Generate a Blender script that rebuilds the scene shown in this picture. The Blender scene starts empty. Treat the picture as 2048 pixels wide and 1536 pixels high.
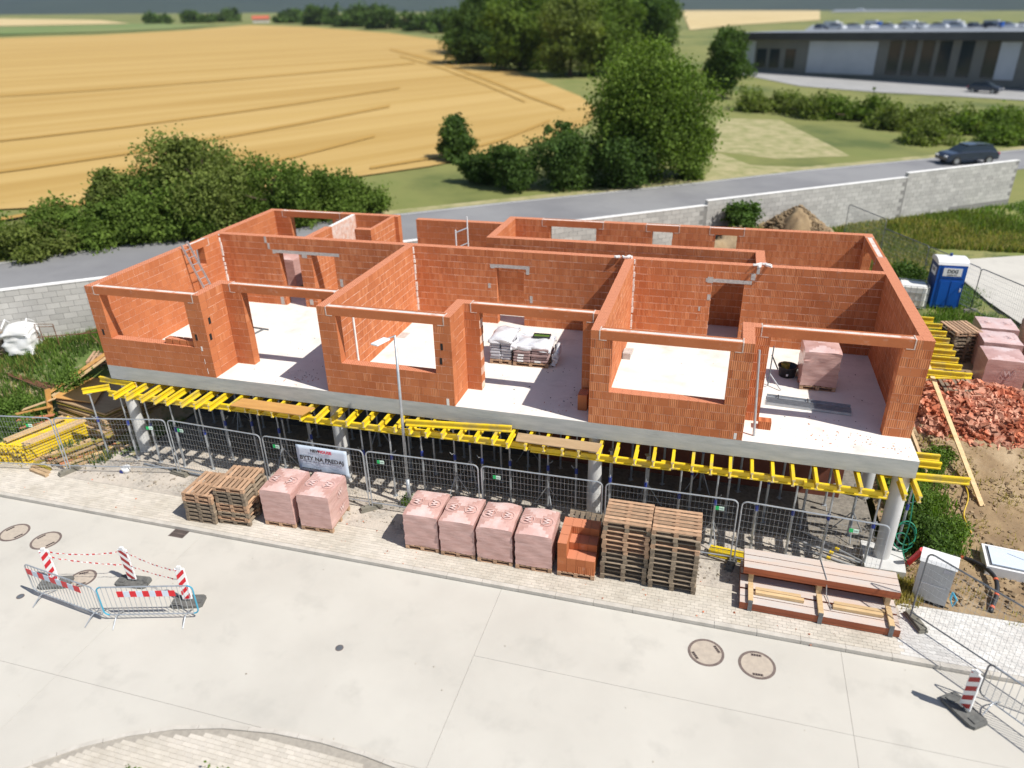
import bpy, math, random
import numpy as np
from mathutils import Vector, Matrix
random.seed(7); rng = np.random.default_rng(7)
R_ = math.radians
scene = bpy.context.scene
col = scene.collection
# ------------------------------------------------------------------ camera
F_PX = 1448.887
CAM = np.array([19.0937, -17.2675, 9.955])
RM = np.array([[0.9619, 0.2727, -0.0203], [-0.1048, 0.4364, 0.8936], [-0.2526, 0.8574, -0.4483]])
cd = bpy.data.cameras.new('camera'); cam = bpy.data.objects.new('camera', cd); col.objects.link(cam)
mw = Matrix([[RM[0][i], RM[1][i], -RM[2][i], CAM[i]] for i in range(3)] + [[0, 0, 0, 1]])
cam.matrix_world = mw
cd.sensor_width = 36; cd.lens = F_PX / 2048 * 36; cd.clip_start = 0.1; cd.clip_end = 9000
cd.dof.use_dof = True; cd.dof.focus_distance = 20.5; cd.dof.aperture_fstop = 0.22
scene.camera = cam
# ------------------------------------------------------------------ light
AZ = R_(-15.0); EL = R_(52.3)      # towards the sun
sdir = Vector((math.cos(AZ) * math.cos(EL), math.sin(AZ) * math.cos(EL), math.sin(EL)))
w = bpy.data.worlds.new('World'); scene.world = w; w.use_nodes = True
nt = w.node_tree; nt.nodes.clear()
sky = nt.nodes.new('ShaderNodeTexSky'); sky.sky_type = 'NISHITA'; sky.sun_disc = False
sky.sun_elevation = EL; sky.sun_rotation = math.atan2(sdir.x, sdir.y); sky.air_density = 1.0; sky.dust_density = 0.6
bg = nt.nodes.new('ShaderNodeBackground'); bg.inputs[1].default_value = 0.085
wo = nt.nodes.new('ShaderNodeOutputWorld')
nt.links.new(sky.outputs[0], bg.inputs[0]); nt.links.new(bg.outputs[0], wo.inputs[0])
sl = bpy.data.lights.new('sun', 'SUN'); sl.energy = 4.9; sl.angle = R_(0.5); sl.color = (1.0, 0.955, 0.88)
so = bpy.data.objects.new('sun', sl); col.objects.link(so); so.rotation_euler = sdir.to_track_quat('Z', 'Y').to_euler()
so.location = (30, -30, 60)
vs = scene.view_settings; vs.view_transform = 'Standard'; vs.look = 'None'; vs.exposure = 0.23; vs.gamma = 1.0
vs.use_curve_mapping = False

G = -3.4      # pavement level; slab top is 0
ST = -3.5     # street level
T2 = 2.75     # wall top
def gp(u, v, z=G):
    """point of the photograph on the horizontal plane z"""
    d = RM.T @ np.array([(u - 1024) / F_PX, -(v - 768) / F_PX, 1]); P = CAM + d * (z - CAM[2]) / d[2]
    return (float(P[0]), float(P[1]))
def S(x):
    x = np.clip(x, 0, 1); return x * x * (3 - 2 * x)
WP = (-7.3, 3.6); WD = (0.7972, 0.6037)          # block wall line
def dwall(x, y): return 0.6037 * (x - WP[0]) - 0.7972 * (y - WP[1])
def H(x, y):
    dw = dwall(x, y)
    b = 1.95 * S((8 - dw) / 7.5) * S((y + 0.3) / 3.4)
    b = b * np.where(x < 12, np.maximum(S(-x / 1.0), S((y - 10.2) / 1.0)), 1)
    a = 1.35 * S((y - 2.0) / 6.0) * np.maximum(S((x - 24.4) / 1.1), S((y - 10.2) / 1.0))
    return G + np.maximum(a, b)
GX, GY = -.0210, .0126
def farz(x, y): return -1.35 + GX * (x - 10) + GY * (y - 20)
def fp(u, v, dz=0.0):
    d = RM.T @ np.array([(u - 1024) / F_PX, -(v - 768) / F_PX, 1])
    t = (farz(CAM[0], CAM[1]) + dz - CAM[2]) / (d[2] - GX * d[0] - GY * d[1])
    if t < 0 or t > 2600: t = 2600
    P = CAM + t * d; return (float(P[0]), float(P[1]), float(P[2]))

_a, _b = fp(0, 340), fp(700, 250); WROW = (_b[0] - _a[0], _b[1] - _a[1])
# ------------------------------------------------------------------ materials
MATS = {}
def M(name, c1, c2=None, rough=.8, scale=2.0, bump=0.0, bscale=30.0, metal=0.0, detail=6.0, lo=.35, hi=.65,
      tone=None, c3=None, s3=.3, lo3=.45, hi3=.6, stretch=None, alpha=None, trans=0.0, spec=None, coat=0.0, leafy=0.0, turn=0.0):
    m = bpy.data.materials.new(name); m.use_nodes = True; n = m.node_tree; L = n.links; b = n.nodes['Principled BSDF']
    b.inputs['Roughness'].default_value = rough; b.inputs['Metallic'].default_value = metal
    if spec is not None: b.inputs['Specular IOR Level'].default_value = spec
    if coat: b.inputs['Coat Weight'].default_value = coat
    geo = n.nodes.new('ShaderNodeNewGeometry'); vec = geo.outputs['Position']
    if turn:
        vr = n.nodes.new('ShaderNodeVectorRotate'); vr.rotation_type = 'Z_AXIS'; vr.inputs['Angle'].default_value = turn; L.new(vec, vr.inputs['Vector']); vec = vr.outputs[0]
    if stretch:
        mp = n.nodes.new('ShaderNodeVectorMath'); mp.operation = 'MULTIPLY'; mp.inputs[1].default_value = stretch
        L.new(vec, mp.inputs[0]); vec = mp.outputs[0]
    def noise(sc, det=detail):
        t = n.nodes.new('ShaderNodeTexNoise'); t.inputs['Scale'].default_value = sc; t.inputs['Detail'].default_value = det
        t.inputs['Roughness'].default_value = .62; L.new(vec, t.inputs['Vector']); return t.outputs[0]
    def ramp(src, a, bb):
        r = n.nodes.new('ShaderNodeMapRange'); r.inputs[1].default_value = a; r.inputs[2].default_value = bb
        L.new(src, r.inputs[0]); return r.outputs[0]
    def mix(f, a, bb):
        x = n.nodes.new('ShaderNodeMix'); x.data_type = 'RGBA'
        L.new(f, x.inputs[0])
        for i, q in ((6, a), (7, bb)):
            if isinstance(q, tuple): x.inputs[i].default_value = (*q, 1)
            else: L.new(q, x.inputs[i])
        return x.outputs[2]
    cur = c1
    if c2 is not None: cur = mix(ramp(noise(scale), lo, hi), c1, c2)
    if c3 is not None: cur = mix(ramp(noise(s3), lo3, hi3), cur, c3)
    if tone is not None:
        at = n.nodes.new('ShaderNodeAttribute'); at.attribute_name = 'tone'
        mu = n.nodes.new('ShaderNodeMapRange'); mu.inputs[3].default_value = 1 - tone; mu.inputs[4].default_value = 1 + tone
        L.new(at.outputs['Fac'], mu.inputs[0])
        v2 = n.nodes.new('ShaderNodeVectorMath'); v2.operation = 'SCALE'
        if isinstance(cur, tuple): v2.inputs[0].default_value = cur
        else: L.new(cur, v2.inputs[0])
        L.new(mu.outputs[0], v2.inputs['Scale']); cur = v2.outputs[0]
    if isinstance(cur, tuple): b.inputs['Base Color'].default_value = (*cur, 1)
    else: L.new(cur, b.inputs['Base Color'])
    if bump:
        bn = n.nodes.new('ShaderNodeBump'); bn.inputs['Strength'].default_value = bump; bn.inputs['Distance'].default_value = .02
        L.new(noise(bscale, 3), bn.inputs['Height']); L.new(bn.outputs[0], b.inputs['Normal'])
    if alpha is not None: b.inputs['Alpha'].default_value = alpha
    if trans: b.inputs['Transmission Weight'].default_value = trans
    if leafy:
        tb_ = n.nodes.new('ShaderNodeBsdfTranslucent'); ms = n.nodes.new('ShaderNodeMixShader'); ms.inputs[0].default_value = leafy
        v3 = n.nodes.new('ShaderNodeVectorMath'); v3.operation = 'MULTIPLY'; v3.inputs[1].default_value = (1.5, 1.7, .6); L.new(cur, v3.inputs[0]); L.new(v3.outputs[0], tb_.inputs[0])
        L.new(b.outputs[0], ms.inputs[1]); L.new(tb_.outputs[0], ms.inputs[2]); L.new(ms.outputs[0], n.nodes['Material Output'].inputs[0])
    MATS[name] = m; return m

def brick_material():
    m = bpy.data.materials.new('fired_clay'); m.use_nodes = True; n = m.node_tree; L = n.links; b = n.nodes['Principled BSDF']
    b.inputs['Roughness'].default_value = .9; b.inputs['Specular IOR Level'].default_value = .2
    at = n.nodes.new('ShaderNodeAttribute'); at.attribute_name = 'tone'
    uv = n.nodes.new('ShaderNodeAttribute'); uv.attribute_name = 'buv'
    sep = n.nodes.new('ShaderNodeSeparateXYZ'); L.new(uv.outputs['Vector'], sep.inputs[0])
    geo = n.nodes.new('ShaderNodeNewGeometry')
    def math_(op, a, bb=None, c=None):
        x = n.nodes.new('ShaderNodeMath'); x.operation = op
        for i, q in enumerate((a, bb, c)):
            if q is None: continue
            if isinstance(q, (int, float)): x.inputs[i].default_value = q
            else: L.new(q, x.inputs[i])
        return x.outputs[0]
    ribs = math_('SINE', math_('MULTIPLY', sep.outputs[0], 2 * math.pi * 5))
    slots = math_('SINE', math_('MULTIPLY', sep.outputs[0], 2 * math.pi * 4.2))
    band = math_('GREATER_THAN', math_('SINE', math_('ADD', math_('MULTIPLY', sep.outputs[0], 2 * math.pi), math_('MULTIPLY', at.outputs['Fac'], 40))), .25)
    ribbed = math_('GREATER_THAN', at.outputs['Fac'], .45)
    hollow = math_('GREATER_THAN', at.outputs['Fac'], 1.5)
    ns = n.nodes.new('ShaderNodeTexNoise'); ns.inputs['Scale'].default_value = 1.1; ns.inputs['Detail'].default_value = 5; L.new(geo.outputs['Position'], ns.inputs['Vector'])
    ng = n.nodes.new('ShaderNodeTexNoise'); ng.inputs['Scale'].default_value = 22; ng.inputs['Detail'].default_value = 4; L.new(geo.outputs['Position'], ng.inputs['Vector'])
    rp = n.nodes.new('ShaderNodeValToRGB'); rp.color_ramp.elements[0].color = (.36, .105, .040, 1); rp.color_ramp.elements[1].color = (.70, .31, .155, 1)
    rp.color_ramp.elements[0].position = .05; rp.color_ramp.elements[1].position = .98
    e = rp.color_ramp.elements.new(.5); e.color = (.53, .185, .076, 1)
    t = math_('MULTIPLY_ADD', math_('FRACT', math_('MULTIPLY', at.outputs['Fac'], .999)), .42, math_('MULTIPLY_ADD', ns.outputs[0], .55, .0))
    t = math_('ADD', t, math_('MULTIPLY_ADD', ng.outputs[0], .16, -.08))
    t = math_('SUBTRACT', t, math_('MULTIPLY', math_('MULTIPLY', ribbed, band), .20))
    t = math_('ADD', t, math_('MULTIPLY', math_('MULTIPLY', ribs, ribbed), .13))
    t = math_('SUBTRACT', t, math_('MULTIPLY', hollow, math_('MULTIPLY_ADD', slots, .22, .1)))
    L.new(t, rp.inputs[0])
    # pale mortar smears and efflorescence
    nw = n.nodes.new('ShaderNodeTexNoise'); nw.inputs['Scale'].default_value = 3.2; nw.inputs['Detail'].default_value = 8; nw.inputs['Roughness'].default_value = .75; L.new(geo.outputs['Position'], nw.inputs['Vector'])
    mr = n.nodes.new('ShaderNodeMapRange'); mr.inputs[1].default_value = .58; mr.inputs[2].default_value = .76; mr.inputs[4].default_value = .55; L.new(nw.outputs[0], mr.inputs[0])
    mx = n.nodes.new('ShaderNodeMix'); mx.data_type = 'RGBA'; L.new(mr.outputs[0], mx.inputs[0]); L.new(rp.outputs[0], mx.inputs[6]); mx.inputs[7].default_value = (.62, .42, .33, 1)
    L.new(mx.outputs[2], b.inputs['Base Color'])
    bp_ = n.nodes.new('ShaderNodeBump'); bp_.inputs['Strength'].default_value = .5; bp_.inputs['Distance'].default_value = .006
    L.new(math_('ADD', math_('MULTIPLY', ribs, ribbed), ng.outputs[0]), bp_.inputs['Height']); L.new(bp_.outputs[0], b.inputs['Normal'])
    MATS['fired_clay'] = m; return m
BR = brick_material()
def brick_top():
    m = bpy.data.materials.new('perforated_clay'); m.use_nodes = True; n = m.node_tree; L = n.links; b = n.nodes['Principled BSDF']
    b.inputs['Roughness'].default_value = .9
    uv = n.nodes.new('ShaderNodeAttribute'); uv.attribute_name = 'buv'
    vo = n.nodes.new('ShaderNodeTexBrick'); vo.inputs['Scale'].default_value = 1; L.new(uv.outputs['Vector'], vo.inputs['Vector'])
    vo.inputs['Color1'].default_value = (.42, .12, .055, 1); vo.inputs['Color2'].default_value = (.36, .1, .045, 1); vo.inputs['Mortar'].default_value = (.66, .26, .14, 1)
    vo.inputs['Brick Width'].default_value = .075; vo.inputs['Row Height'].default_value = .045; vo.inputs['Mortar Size'].default_value = .014; vo.offset = .5
    L.new(vo.outputs[0], b.inputs['Base Color'])
    bp_ = n.nodes.new('ShaderNodeBump'); bp_.inputs['Strength'].default_value = .8; bp_.inputs['Distance'].default_value = .01
    L.new(vo.outputs['Fac'], bp_.inputs['Height']); L.new(bp_.outputs[0], b.inputs['Normal'])
    MATS['perforated_clay'] = m; return m
BT = brick_top()
M('mortar', (.80, .60, .49), (.55, .34, .25), .95, 3, lo=.42, hi=.56)
M('lintel_fill', (.72, .60, .54), (.56, .30, .22), .9, 2.2, .2, 20, stretch=(1, 1, 1), lo=.50, hi=.62, c3=(.62, .60, .58), s3=1.5, lo3=.5, hi3=.6)
M('grey_mortar', (.55, .53, .50), (.40, .38, .36), .95, 12, .4)
M('pinkish_mortar', (.66, .56, .50), (.50, .36, .29), .95, 7, .4, 30)
M('slab_top', (.80, .77, .72), (.72, .69, .64), .9, 1.2, .15, 25, c3=(.50, .46, .42), s3=.8, lo3=.56, hi3=.80)
M('slab_edge', (.50, .51, .50), (.38, .40, .40), .9, 2.2, .3, 18, stretch=(.5, 1, 3), c3=(.25, .26, .27), s3=1.6, lo3=.62, hi3=.75)
M('street_concrete', (.56, .535, .48), (.50, .475, .425), .88, .3, .12, 40, c3=(.455, .435, .39), s3=.9, lo3=.54, hi3=.74, detail=12)
M('manhole_cover', (.50, .43, .35), (.42, .36, .30), .9, 8, .3, 40)
M('paver', (.56, .515, .44), (.48, .435, .365), .92, 2.0, .25, 50, tone=.08, c3=(.62, .57, .50), s3=.4)
M('white_paver', (.66, .645, .615), (.58, .56, .53), .92, 2.0, .25, 50, tone=.1)
M('kerb', (.57, .535, .48), (.47, .44, .39), .92, 3, .3, 30, c3=(.38, .36, .33), s3=1.2, lo3=.6, hi3=.8)
M('paver_sand', (.40, .365, .31), (.32, .29, .25), .95, 10)
M('joint_sand', (.34, .32, .28), (.26, .24, .21), .95, 10)
M('gravel', (.50, .46, .40), (.30, .27, .24), .95, 14, .8, 24, c3=(.56, .50, .43), s3=.5)
M('soil', (.33, .235, .13), (.22, .15, .085), .97, 1.6, 1.0, 9, detail=10, c3=(.42, .32, .20), s3=.6, lo3=.5, hi3=.68)
M('left_soil', (.40, .31, .20), (.10, .15, .035), .97, .9, .8, 9, detail=10, lo=.40, hi=.52)
M('meadow', (.16, .20, .045), (.25, .235, .085), .97, .5, .8, 8, detail=10, c3=(.065, .10, .022), s3=.9, lo3=.45, hi3=.6)
M('far_grass', (.155, .18, .045), (.235, .225, .07), .97, .10, 0, 8, detail=8, c3=(.085, .115, .025), s3=.05, lo3=.5, hi3=.62)
M('wheat', (.45, .295, .088), (.40, .25, .066), .97, .03, 0, stretch=(.14, 3.2, 1), turn=-math.atan2(WROW[1], WROW[0]), detail=5, lo=.42, hi=.58, c3=(.50, .34, .12), s3=.045, lo3=.42, hi3=.66)
M('tramline', (.41, .245, .055), (.39, .235, .055), .97, .04)
M('field_green', (.13, .20, .055), (.19, .22, .07), .97, .02)
M('field_pale', (.58, .46, .24), (.50, .38, .18), .97, .02)
M('asphalt', (.215, .215, .225), (.185, .185, .195), .85, .25, .15, 30, c3=(.25, .25, .255), s3=.1)
M('road_paint', (.72, .72, .70), (.6, .6, .58), .7, 3)
M('dry_verge', (.42, .36, .20), (.22, .23, .08), .97, .8)
M('block', (.46, .45, .425), (.40, .39, .37), .93, 1.2, .3, 35, tone=.13)
M('block_joint', (.26, .25, .24), (.2, .2, .19), .95, 6)
M('coping', (.80, .79, .77), (.70, .69, .67), .85, 4)
M('timber', (.52, .37, .22), (.40, .27, .15), .85, 1.5, .25, 20, stretch=(3, 3, 8), tone=.2)
M('new_timber', (.66, .48, .27), (.56, .38, .19), .8, 1.5, .2, 20, stretch=(2, 8, 8), tone=.12)
M('red_board', (.56, .24, .12), (.44, .16, .075), .8, 2, .15, 20, tone=.15)
M('pallet_wood', (.50, .32, .20), (.38, .24, .15), .9, 2.5, .3, 25, tone=.25, stretch=(3, 3, 9))
M('pallet_grey', (.30, .235, .165), (.21, .165, .12), .92, 2.5, .3, 25, tone=.25, stretch=(3, 3, 9))
M('beam_yellow', (.82, .60, .015), (.70, .49, .015), .5, 2.2, .1, 20, tone=.12, c3=(.45, .36, .12), s3=2.6, lo3=.50, hi3=.72)
M('beam_end', (.78, .64, .34), (.62, .48, .22), .7, 6)
M('plywood', (.60, .33, .10), (.50, .26, .08), .6, 1.2, .1, 12, stretch=(1, 5, 5), tone=.12)
M('worn_ply', (.50, .35, .20), (.38, .26, .14), .8, 1.1, .2, 12, tone=.16, stretch=(1, 4, 4))
M('girder_red', (.36, .095, .035), (.26, .065, .025), .55, 1.3, .15, 12, stretch=(.6, 4, 4), tone=.1)
M('girder_top', (.60, .46, .38), (.54, .50, .47), .8, 1.3, .15, 12, stretch=(.6, 3, 3))
M('galvanised', (.52, .55, .58), (.40, .43, .46), .45, 6, metal=.55)
M('dark_steel', (.20, .215, .235), (.13, .14, .15), .5, 6, metal=.4)
M('rust', (.20, .09, .045), (.12, .06, .035), .9, 8)
M('wire', (.40, .42, .44), None, .5, metal=.5)
M('blue_paint', (.03, .06, .32), (.025, .045, .24), .5, 5)
M('light_blue_paint', (.06, .36, .52), (.05, .30, .45), .45, 6)
M('toilet_blue', (.006, .11, .50), (.006, .09, .42), .38, 1.5)
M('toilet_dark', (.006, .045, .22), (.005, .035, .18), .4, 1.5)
M('white_plastic', (.80, .80, .79), (.72, .73, .74), .4, 3)
M('cream_plastic', (.80, .79, .74), (.70, .70, .66), .5, 2, trans=0)
M('grey_plastic', (.52, .53, .53), (.46, .47, .47), .5, 3)
M('black_plastic', (.022, .023, .027), (.035, .036, .04), .45, 5)
M('rubber', (.16, .16, .15), (.10, .10, .095), .9, 7, .3, 20)
M('foot_concrete', (.235, .22, .18), (.17, .16, .13), .92, 5, .4, 20, tone=.1)
M('wrap_pink', (.60, .385, .35), (.50, .29, .255), .32, 2.5, .35, 7, stretch=(1, 1, 5), c3=(.66, .43, .39), s3=2.0, lo3=.5, hi3=.7, coat=.25)
M('wrap_pale', (.70, .50, .47), (.64, .41, .37), .3, 2.0, .3, 6, c3=(.74, .60, .58), s3=2.2, lo3=.45, hi3=.7, coat=.3)
M('film_white', (.78, .79, .82), (.62, .63, .67), .25, 6, .6, 9, coat=.4)
M('sack', (.36, .25, .24), (.28, .19, .185), .7, 5)
M('grey_sack', (.50, .50, .54), (.42, .42, .46), .7, 5, .4, 20)
M('print_white', (.84, .84, .84), None, .6)
M('logo_white', (.76, .62, .60), (.66, .46, .43), .5, 9)
M('print_black', (.02, .02, .03), None, .6)
M('print_red', (.62, .015, .05), None, .6)
M('print_green', (.02, .50, .14), None, .6)
M('print_pale', (.66, .86, .74), None, .6)
M('print_stripe', (.42, .03, .03), (.36, .02, .02), .5, 5)
M('stripe_red', (.70, .012, .025), (.6, .01, .02), .45, 5)
M('banner', (.60, .68, .78), (.56, .64, .74), .6, 2.5, .4, 3)
M('column_concrete', (.60, .60, .59), (.52, .52, .51), .75, 2, .15, 18, stretch=(2, 2, .6))
M('forecourt', (.36, .355, .35), (.30, .30, .295), .9, .3)
M('shaded_gravel', (.26, .235, .20), (.16, .145, .125), .95, 9, .8, 20)  # darker copy of the gravel, shade under the slab put into its colour
M('dark_concrete', (.07, .068, .066), (.05, .048, .046), .95, 1.5)  # near black, painting deep shade onto the walls under the slab
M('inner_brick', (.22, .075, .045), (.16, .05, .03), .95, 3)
M('bark', (.13, .09, .06), (.09, .065, .045), .95, 4)
M('car_paint', (.035, .05, .09), (.03, .042, .075), .25, 3, metal=.3, coat=.6)
M('car_white', (.62, .64, .68), None, .3, coat=.4)
M('car_glass', (.02, .03, .04), None, .1)
M('tyre', (.02, .02, .02), None, .85)
M('rim', (.45, .46, .48), None, .35, metal=.8)
M('facade_dark', (.045, .048, .055), (.03, .033, .04), .5, .2)
M('facade_panel', (.46, .50, .56), (.40, .44, .50), .5, .3)
M('facade_grey', (.17, .175, .16), (.14, .145, .14), .7, .3)
M('roof_grey', (.24, .26, .29), (.20, .22, .25), .6, .2)
M('house_wall', (.6, .55, .48), None, .9)
M('roof_red', (.45, .11, .06), None, .8)
M('hill_forest', (.022, .042, .040), (.034, .056, .046), .97, .004)  # bluish tint puts the haze of distance into the forest colour
M('manhole_iron', (.20, .155, .135), (.13, .10, .09), .8, 9, .4, 40)
M('hole', (.012, .012, .012), None, .9)
M('rubble', (.52, .17, .085), (.36, .10, .05), .92, 3, .4, 20, tone=.35, c3=(.62, .32, .22), s3=2.0)
M('hose_green', (.015, .22, .13), None, .5)
M('hose_yellow', (.6, .42, .03), None, .5)
M('orange_tape', (.65, .12, .05), None, .6)
M('yellow_dirty', (.38, .30, .04), (.28, .22, .04), .7, 6)
M('lamp_head', (.78, .80, .82), None, .35)
M('plant', (.15, .235, .045), (.10, .17, .03), .85, 4, tone=.4, spec=.25, leafy=.35)
M('plant_dark', (.085, .15, .032), (.06, .11, .022), .85, 3, tone=.45, spec=.2, leafy=.3)
M('plant_dry', (.42, .35, .13), (.30, .25, .08), .9, 3, tone=.35, spec=.2, leafy=.35)
M('plant_olive', (.17, .20, .05), (.12, .155, .035), .88, 3, tone=.4, spec=.2, leafy=.35)
M('tree_dark', (.085, .14, .035), (.06, .105, .028), .9, .4, tone=.45, spec=.15, leafy=.3)
M('tree_green', (.13, .19, .035), (.095, .15, .028), .9, .3, tone=.45, spec=.15, leafy=.3)
M('tree_olive', (.165, .20, .05), (.12, .16, .038), .9, .3, tone=.45, spec=.15, leafy=.3)
M('flower', (.7, .7, .65), None, .8)

# ------------------------------------------------------------------ mesh builder
class MB:
    def __init__(s): s.v = []; s.f = []; s.m = []; s.t = []; s.uv = []; s.has_uv = False
    def quad_uv(s, k, uvs): pass
    def face(s, idx, mi=0, tone=.5, uv=None):
        s.f.append(tuple(idx)); s.m.append(mi); s.t.append(tone)
        s.uv.append(uv if uv else [(0, 0)] * len(idx))
    def pts(s, P): b = len(s.v); s.v.extend([tuple(map(float, p)) for p in P]); return b
    def box(s, x0, y0, z0, x1, y1, z1, mi=0, tone=None, mt=None, skip=''):
        tone = random.random() if tone is None else tone
        b = s.pts([(x0, y0, z0), (x1, y0, z0), (x1, y1, z0), (x0, y1, z0), (x0, y0, z1), (x1, y0, z1), (x1, y1, z1), (x0, y1, z1)])
        a = x1 - x0; d = y1 - y0; q = lambda w_, h_: [(0, 0), (w_ / .25, 0), (w_ / .25, h_), (0, h_)]
        h = z1 - z0
        if 'b' not in skip: s.face((b, b + 3, b + 2, b + 1), mi, tone)
        s.face((b + 4, b + 5, b + 6, b + 7), mi if mt is None else mt, tone, [(x0, y0), (x1, y0), (x1, y1), (x0, y1)])
        s.face((b, b + 1, b + 5, b + 4), mi, tone, q(a, h)); s.face((b + 1, b + 2, b + 6, b + 5), mi, tone, q(d, h))
        s.face((b + 2, b + 3, b + 7, b + 6), mi, tone, q(a, h)); s.face((b + 3, b, b + 4, b + 7), mi, tone, q(d, h))
        return s
    def obox(s, c, size, rot=None, mi=0, tone=None):
        tone = random.random() if tone is None else tone
        x, y, z = [k / 2 for k in size]; P = [(-x, -y, -z), (x, -y, -z), (x, y, -z), (-x, y, -z), (-x, -y, z), (x, -y, z), (x, y, z), (-x, y, z)]
        c = Vector(c); P = [c + (rot @ Vector(p) if rot is not None else Vector(p)) for p in P]; b = s.pts(P)
        for k in ((0, 3, 2, 1), (4, 5, 6, 7), (0, 1, 5, 4), (1, 2, 6, 5), (2, 3, 7, 6), (3, 0, 4, 7)):
            s.face([b + i for i in k], mi, tone, [(0, 0), (1, 0), (1, 1), (0, 1)])
        return s
    def bar(s, p, q, w_, h_, mi=0, tone=None, up=(0, 0, 1)):
        p = Vector(p); q = Vector(q); d = (q - p); L_ = d.length; d.normalize(); u = Vector(up)
        if abs(d.dot(u)) > .98: u = Vector((1, 0, 0))
        yv = u.cross(d).normalized(); zv = d.cross(yv)
        rot = Matrix((d, yv, zv)).transposed(); return s.obox((p + q) / 2, (L_, w_, h_), rot, mi, tone)
    def tube(s, pts, r, n=6, mi=0, cap=True, r2=None, tone=.5):
        pts = [Vector(p) for p in pts]; N = len(pts); prev = None; rings = []
        for i, p in enumerate(pts):
            d = (pts[min(i + 1, N - 1)] - pts[max(i - 1, 0)]).normalized()
            if prev is None:
                a = Vector((0, 0, 1)) if abs(d.z) < .9 else Vector((1, 0, 0)); u = d.cross(a).normalized()
            else: u = (prev - d * prev.dot(d)).normalized()
            prev = u; v_ = d.cross(u); rr = r if r2 is None else r + (r2 - r) * i / (N - 1)
            rings.append(s.pts([p + (u * math.cos(k * 2 * math.pi / n) + v_ * math.sin(k * 2 * math.pi / n)) * rr for k in range(n)]))
        for a, b in zip(rings, rings[1:]):
            for k in range(n): s.face((a + k, a + (k + 1) % n, b + (k + 1) % n, b + k), mi, tone)
        if cap: s.face([rings[0] + k for k in range(n)][::-1], mi, tone); s.face([rings[-1] + k for k in range(n)], mi, tone)
        return s
    def prism(s, poly, z0, z1, mi=0, tone=None, mt=None):
        tone = random.random() if tone is None else tone; n = len(poly)
        a = s.pts([(p[0], p[1], z0) for p in poly]); b = s.pts([(p[0], p[1], z1) for p in poly])
        s.face([a + k for k in range(n)][::-1], mi, tone); s.face([b + k for k in range(n)], mi if mt is None else mt, tone)
        for k in range(n): s.face((a + k, a + (k + 1) % n, b + (k + 1) % n, b + k), mi, tone)
        return s
    def lathe(s, prof, n=20, c=(0, 0, 0), mi=0):
        rings = [s.pts([(c[0] + r * math.cos(k * 2 * math.pi / n), c[1] + r * math.sin(k * 2 * math.pi / n), c[2] + z) for k in range(n)]) for r, z in prof]
        for a, b in zip(rings, rings[1:]):
            for k in range(n): s.face((a + k, a + (k + 1) % n, b + (k + 1) % n, b + k), mi, .5)
        return s
    def mesh(s, name, mats):
        me = bpy.data.meshes.new(name); me.from_pydata(s.v, [], s.f)
        for m in (mats if isinstance(mats, (list, tuple)) else [mats]): me.materials.append(MATS[m] if isinstance(m, str) else m)
        me.polygons.foreach_set('material_index', s.m)
        at = me.attributes.new('tone', 'FLOAT', 'FACE'); at.data.foreach_set('value', s.t)
        uv = me.attributes.new('buv', 'FLOAT_VECTOR', 'CORNER')
        flat = []
        for q in s.uv:
            for (a, b) in q: flat += [a, b, 0.0]
        uv.data.foreach_set('vector', flat)
        me.update(); return me
    def build(s, name, mats, parent=None, smooth=False, loc=None):
        me = s.mesh(name, mats)
        if smooth: me.polygons.foreach_set('use_smooth', [True] * len(me.polygons))
        return ob(name, me, parent, loc)
def ob(name, me, parent=None, loc=None, rz=None, sc=None):
    o = bpy.data.objects.new(name, me); col.objects.link(o)
    if parent is not None: o.parent = parent
    if loc is not None: o.location = loc
    if rz is not None: o.rotation_euler[2] = rz
    if sc is not None: o.scale = sc
    return o
def thing(name, label, cat, loc=(0, 0, 0), rz=0, group=None):
    o = bpy.data.objects.new(name, None); col.objects.link(o); o.location = loc; o.rotation_euler[2] = rz; o.empty_display_size = .2
    o['label'] = label; o['category'] = cat
    if group: o['group'] = group
    return o
def tag(o, label, cat, group=None):
    o['label'] = label; o['category'] = cat
    if group: o['group'] = group
    return o
def struct(o, kind='structure'): o['kind'] = kind; return o
def dup(root, loc, rz=0.0, label=None, group=None, name=None):
    def cp(o, par):
        c = o.copy(); col.objects.link(c); c.parent = par
        for ch in [q for q in o.children]: cp(ch, c)
        return c
    r = cp(root, None); r.location = loc; r.rotation_euler = (0, 0, rz)
    if label: r['label'] = label
    if group: r['group'] = group
    return r
ORD = ['first', 'second', 'third', 'fourth', 'fifth', 'sixth', 'seventh', 'eighth', 'ninth', 'tenth', 'eleventh', 'twelfth', 'thirteenth', 'fourteenth', 'fifteenth', 'sixteenth', 'seventeenth', 'eighteenth', 'nineteenth', 'twentieth', 'twenty-first', 'twenty-second', 'twenty-third', 'twenty-fourth', 'twenty-fifth', 'twenty-sixth', 'twenty-seventh', 'twenty-eighth', 'twenty-ninth', 'thirtieth', 'thirty-first', 'thirty-second', 'thirty-third', 'thirty-fourth', 'thirty-fifth', 'thirty-sixth', 'thirty-seventh', 'thirty-eighth', 'thirty-ninth', 'fortieth', 'forty-first', 'forty-second', 'forty-third', 'forty-fourth', 'forty-fifth', 'forty-sixth', 'forty-seventh', 'forty-eighth', 'forty-ninth', 'fiftieth', 'fifty-first', 'fifty-second', 'fifty-third', 'fifty-fourth', 'fifty-fifth']
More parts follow.
